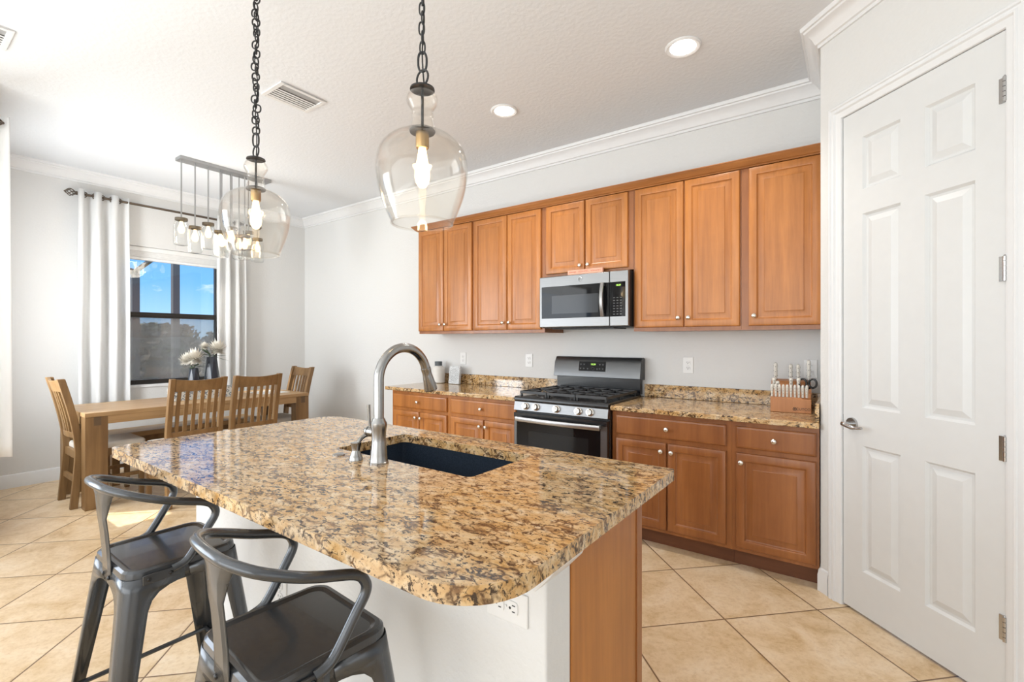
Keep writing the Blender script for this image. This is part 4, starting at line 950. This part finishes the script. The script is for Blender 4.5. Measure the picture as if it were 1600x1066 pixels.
# ------------------------------------------------------------------ ceiling things
def can(x, y, label):
    o = thing('recessed_light', (x, y, ZC), label, 'ceiling light', 'recessed ceiling lights')
    MB().lathe([(.098, 0), (.098, -.004), (.090, -.010), (.074, -.007), (.070, -.004), (.070, 0)], 40).build('trim_ring', 'trim', o)
    MB().lathe([(.0001, -.0035), (.070, -.0035), (.070, -.001)], 36).build('lens', 'can', o)
    light('can_beam', 'SPOT', (x, y, ZC-.03), (0, 0, 0), 26, (1, .93, .84), spot_size=R(115), spot_blend=.8, shadow_soft_size=.07).parent = None
    return o
can(-.797, 2.755, 'round recessed ceiling light nearer the pantry, upper right')
can(-2.068, 2.755, 'round recessed ceiling light above the range side, between pendants and cabinets')
def vent(x0, x1, y0, y1, label):
    o = thing('air_vent', ((x0+x1)/2, (y0+y1)/2, ZC), label, 'air vent', 'ceiling air vents')
    z = ZC
    MB().box(x0, x1, y0, y0+.028, z-.010, z).box(x0, x1, y1-.028, y1, z-.010, z).box(x0, x0+.028, y0+.028, y1-.028, z-.010, z).box(x1-.028, x1, y0+.028, y1-.028, z-.010, z).build('frame', 'vent', o, True, .003)
    MB().box(x0+.028, x1-.028, y0+.028, y1-.028, z-.0015, z-.0005).build('duct_shadow', 'ventd', o, True)
    n = 5; xb = x1-.028-(x1-x0)*.24
    MB().box(xb-.004, x1-.028, y0+.028, y1-.028, z-.003, z-.0016).build('duct_wall', 'duct_wall', o, True)  # flat grey sheet standing in for the duct wall past the louvers
    for i in range(n):
        c = x0+.028+(xb-x0-.028)*(i+.5)/n; w = (xb-x0-.028)/n*.43
        m = Matrix.Translation((c, 0, z-.007)) @ Matrix.Rotation(R(10), 4, 'Y')
        MB().box(-w, w, y0+.028, y1-.028, -.0008, .0008, m).build('louver', 'vent', o, True)
    return o
vent(-3.245, -2.99, 1.595, 1.925, 'white rectangular air vent in the ceiling beside the left pendant chain')
vent(-3.95, -3.67, .19, .50, 'white ceiling air vent cut off by the left photo border')

def pendant(x, y, zb, label, seed, lslack):
    o = thing('pendant_light', (x, y, zb), label, 'pendant light', 'glass pendants over the island')
    P = [(.098, 0), (.108, .022), (.124, .062), (.139, .110), (.1465, .160), (.1475, .185), (.143, .215), (.131, .245), (.108, .270), (.080, .287), (.055, .297), (.043, .306), (.040, .316), (.036, .334), (.0345, .348), (.037, .358), (.035, .366), (.040, .376), (.049, .392), (.0505, .404), (.046, .418), (.037, .430), (.035, .437)]
    sm = smooth_path([(r, 0, z) for r, z in P], 4); prof = [(p.x, p.z) for p in sm]
    inner = [(max(r-.0028, .001), z) for r, z in prof]
    rim = [(.098+.0038*math.cos(a), .0038*math.sin(a)) for a in [2*PI*q/10 for q in range(10)]]
    MB().lathe(rim, 56, closed=True).build('glass_rim', 'pglass', o, angle=60)
    MB().lathe(prof+inner[::-1], 56, closed=True).build('glass_shade', 'pglass', o, angle=60)
    MB().lathe([(.0001, .449), (.020, .449), (.028, .446), (.039, .441), (.040, .436), (.037, .4375), (.0001, .4375)], 32).build('cap', 'iron', o)
    MB().cyl((0, 0, .31), (0, 0, .437), .0045, n=10).build('inner_stem', 'iron', o)
    MB().lathe([(.0001, .306), (.040, .306), (.042, .302), (.040, .297), (.0001, .297)], 32).build('holder_disc', 'iron', o)
    MB().lathe([(.0001, .297), (.0215, .297), (.0215, .25), (.0195, .246), (.0001, .246)], 24).build('socket', 'brass', o)
    MB().lathe([(.012, .247), (.013, .235), (.018, .205), (.0235, .172), (.0245, .154), (.021, .134), (.012, .120), (.0001, .115)], 28).build('bulb', 'bulb', o, angle=60)
    z = .449
    MB().tube([(.026*math.cos(2*PI*j/24), 0, z+.026+.026*math.sin(2*PI*j/24)) for j in range(24)], .0035, 8, True).build('hanging_ring', 'iron', o)
    z += .049
    rnd = random.Random(seed)
    def link(cx, cz, h, w, ang, t=.0028):
        pts = []
        for j in range(20):
            a = 2*PI*j/20; u = w*math.cos(a); v = h*math.sin(a)
            v = math.copysign(abs(math.sin(a))**.8, math.sin(a))*h; u = math.copysign(abs(math.cos(a))**.8, math.cos(a))*w
            pts.append((cx+u*math.cos(ang), u*math.sin(ang), cz+v))
        return MB().tube(pts, t, 7, True)
    link(0, z+.030, .032, .014, .6, .0038).build('chain_link', 'iron', o); z += .058
    i = 0; top = ZC-zb-.02
    h, w = (.0175, .0155) if lslack else (.021, .0085)
    while z < top:
        ang = (R(36)+PI/2 if i % 2 else R(36)) + rnd.uniform(-.3, .3)
        link(rnd.uniform(-.004, .004)+(.010*math.sin(i*1.9) if lslack else 0), z+h-.003, h, w, ang, .0034 if lslack else .0028).build('chain_link', 'iron', o)
        z += 2*h-.010; i += 1
    wv = [(.004+.009*math.sin(k*1.3+seed)*(1 if lslack else .4), .004*math.cos(k*1.1), .449+(top-.449)*k/16) for k in range(17)]
    MB().tube(smooth_path(wv, 4), .0026, 7).build('cord', 'black', o)
    MB().lathe([(.0001, top+.02), (.062, top+.02), (.060, top+.008), (.02, top-.004), (.0001, top-.005)], 32).build('canopy', 'iron', o)
    light('pendant_glow', 'POINT', (x, y, zb+.16), (0, 0, 0), 1.2, (1, .72, .40), shadow_soft_size=.035)
    return o
pendant(-1.144, 1.08, 1.709, 'clear glass pendant light nearer the cabinets, larger in the photo', 3, False)
pendant(-2.245, 1.08, 1.728, 'clear glass pendant light on the left with a loopy black chain', 5, True)

cl = thing('jar_chandelier', (-4.97, 2.1, ZC), 'linear mason jar chandelier hanging over the dining table', 'chandelier')
MB().box(-5.03, -4.91, 1.70, 2.52, ZC-.030, ZC).build('ceiling_plate', 'steel', cl, True, .002)
ji = 0
for row, (xx, ys) in enumerate(((-4.945, (1.72, 1.83, 1.94, 2.045, 2.15, 2.27)), (-4.998, (2.08, 2.16, 2.24, 2.33, 2.42)))):
    for q, yy in enumerate(ys):
        zt = 2.44 - (.055 if (q+row) % 2 else 0.0)
        MB().cyl((xx, yy, zt), (xx, yy, ZC-.03), .006, n=10).build('rod', 'steel', cl, True)
        j = MB().lathe([(.046, -.014), (.047, -.034), (.058, -.058), (.060, -.085), (.0595, -.225), (.053, -.242), (.034, -.247), (.0001, -.247)], 24, (xx, yy, zt)).build('jar', 'jglass', cl, True, angle=60)
        MB().lathe([(.0001, .006), (.012, .006), (.014, 0), (.049, 0), (.050, -.003), (.050, -.022), (.048, -.024)], 24, (xx, yy, zt)).build('lid', 'lid', j, True)
        MB().lathe([(.0001, -.03), (.012, -.03), (.013, -.05), (.027, -.09), (.028, -.11), (.018, -.135), (.0001, -.142)], 16, (xx, yy, zt)).build('bulb', 'bulb2', j, True)
        ji += 1
light('chandelier_glow', 'POINT', (-4.97, 2.1, 2.30), (0, 0, 0), 9, (1, .88, .74), shadow_soft_size=.15)
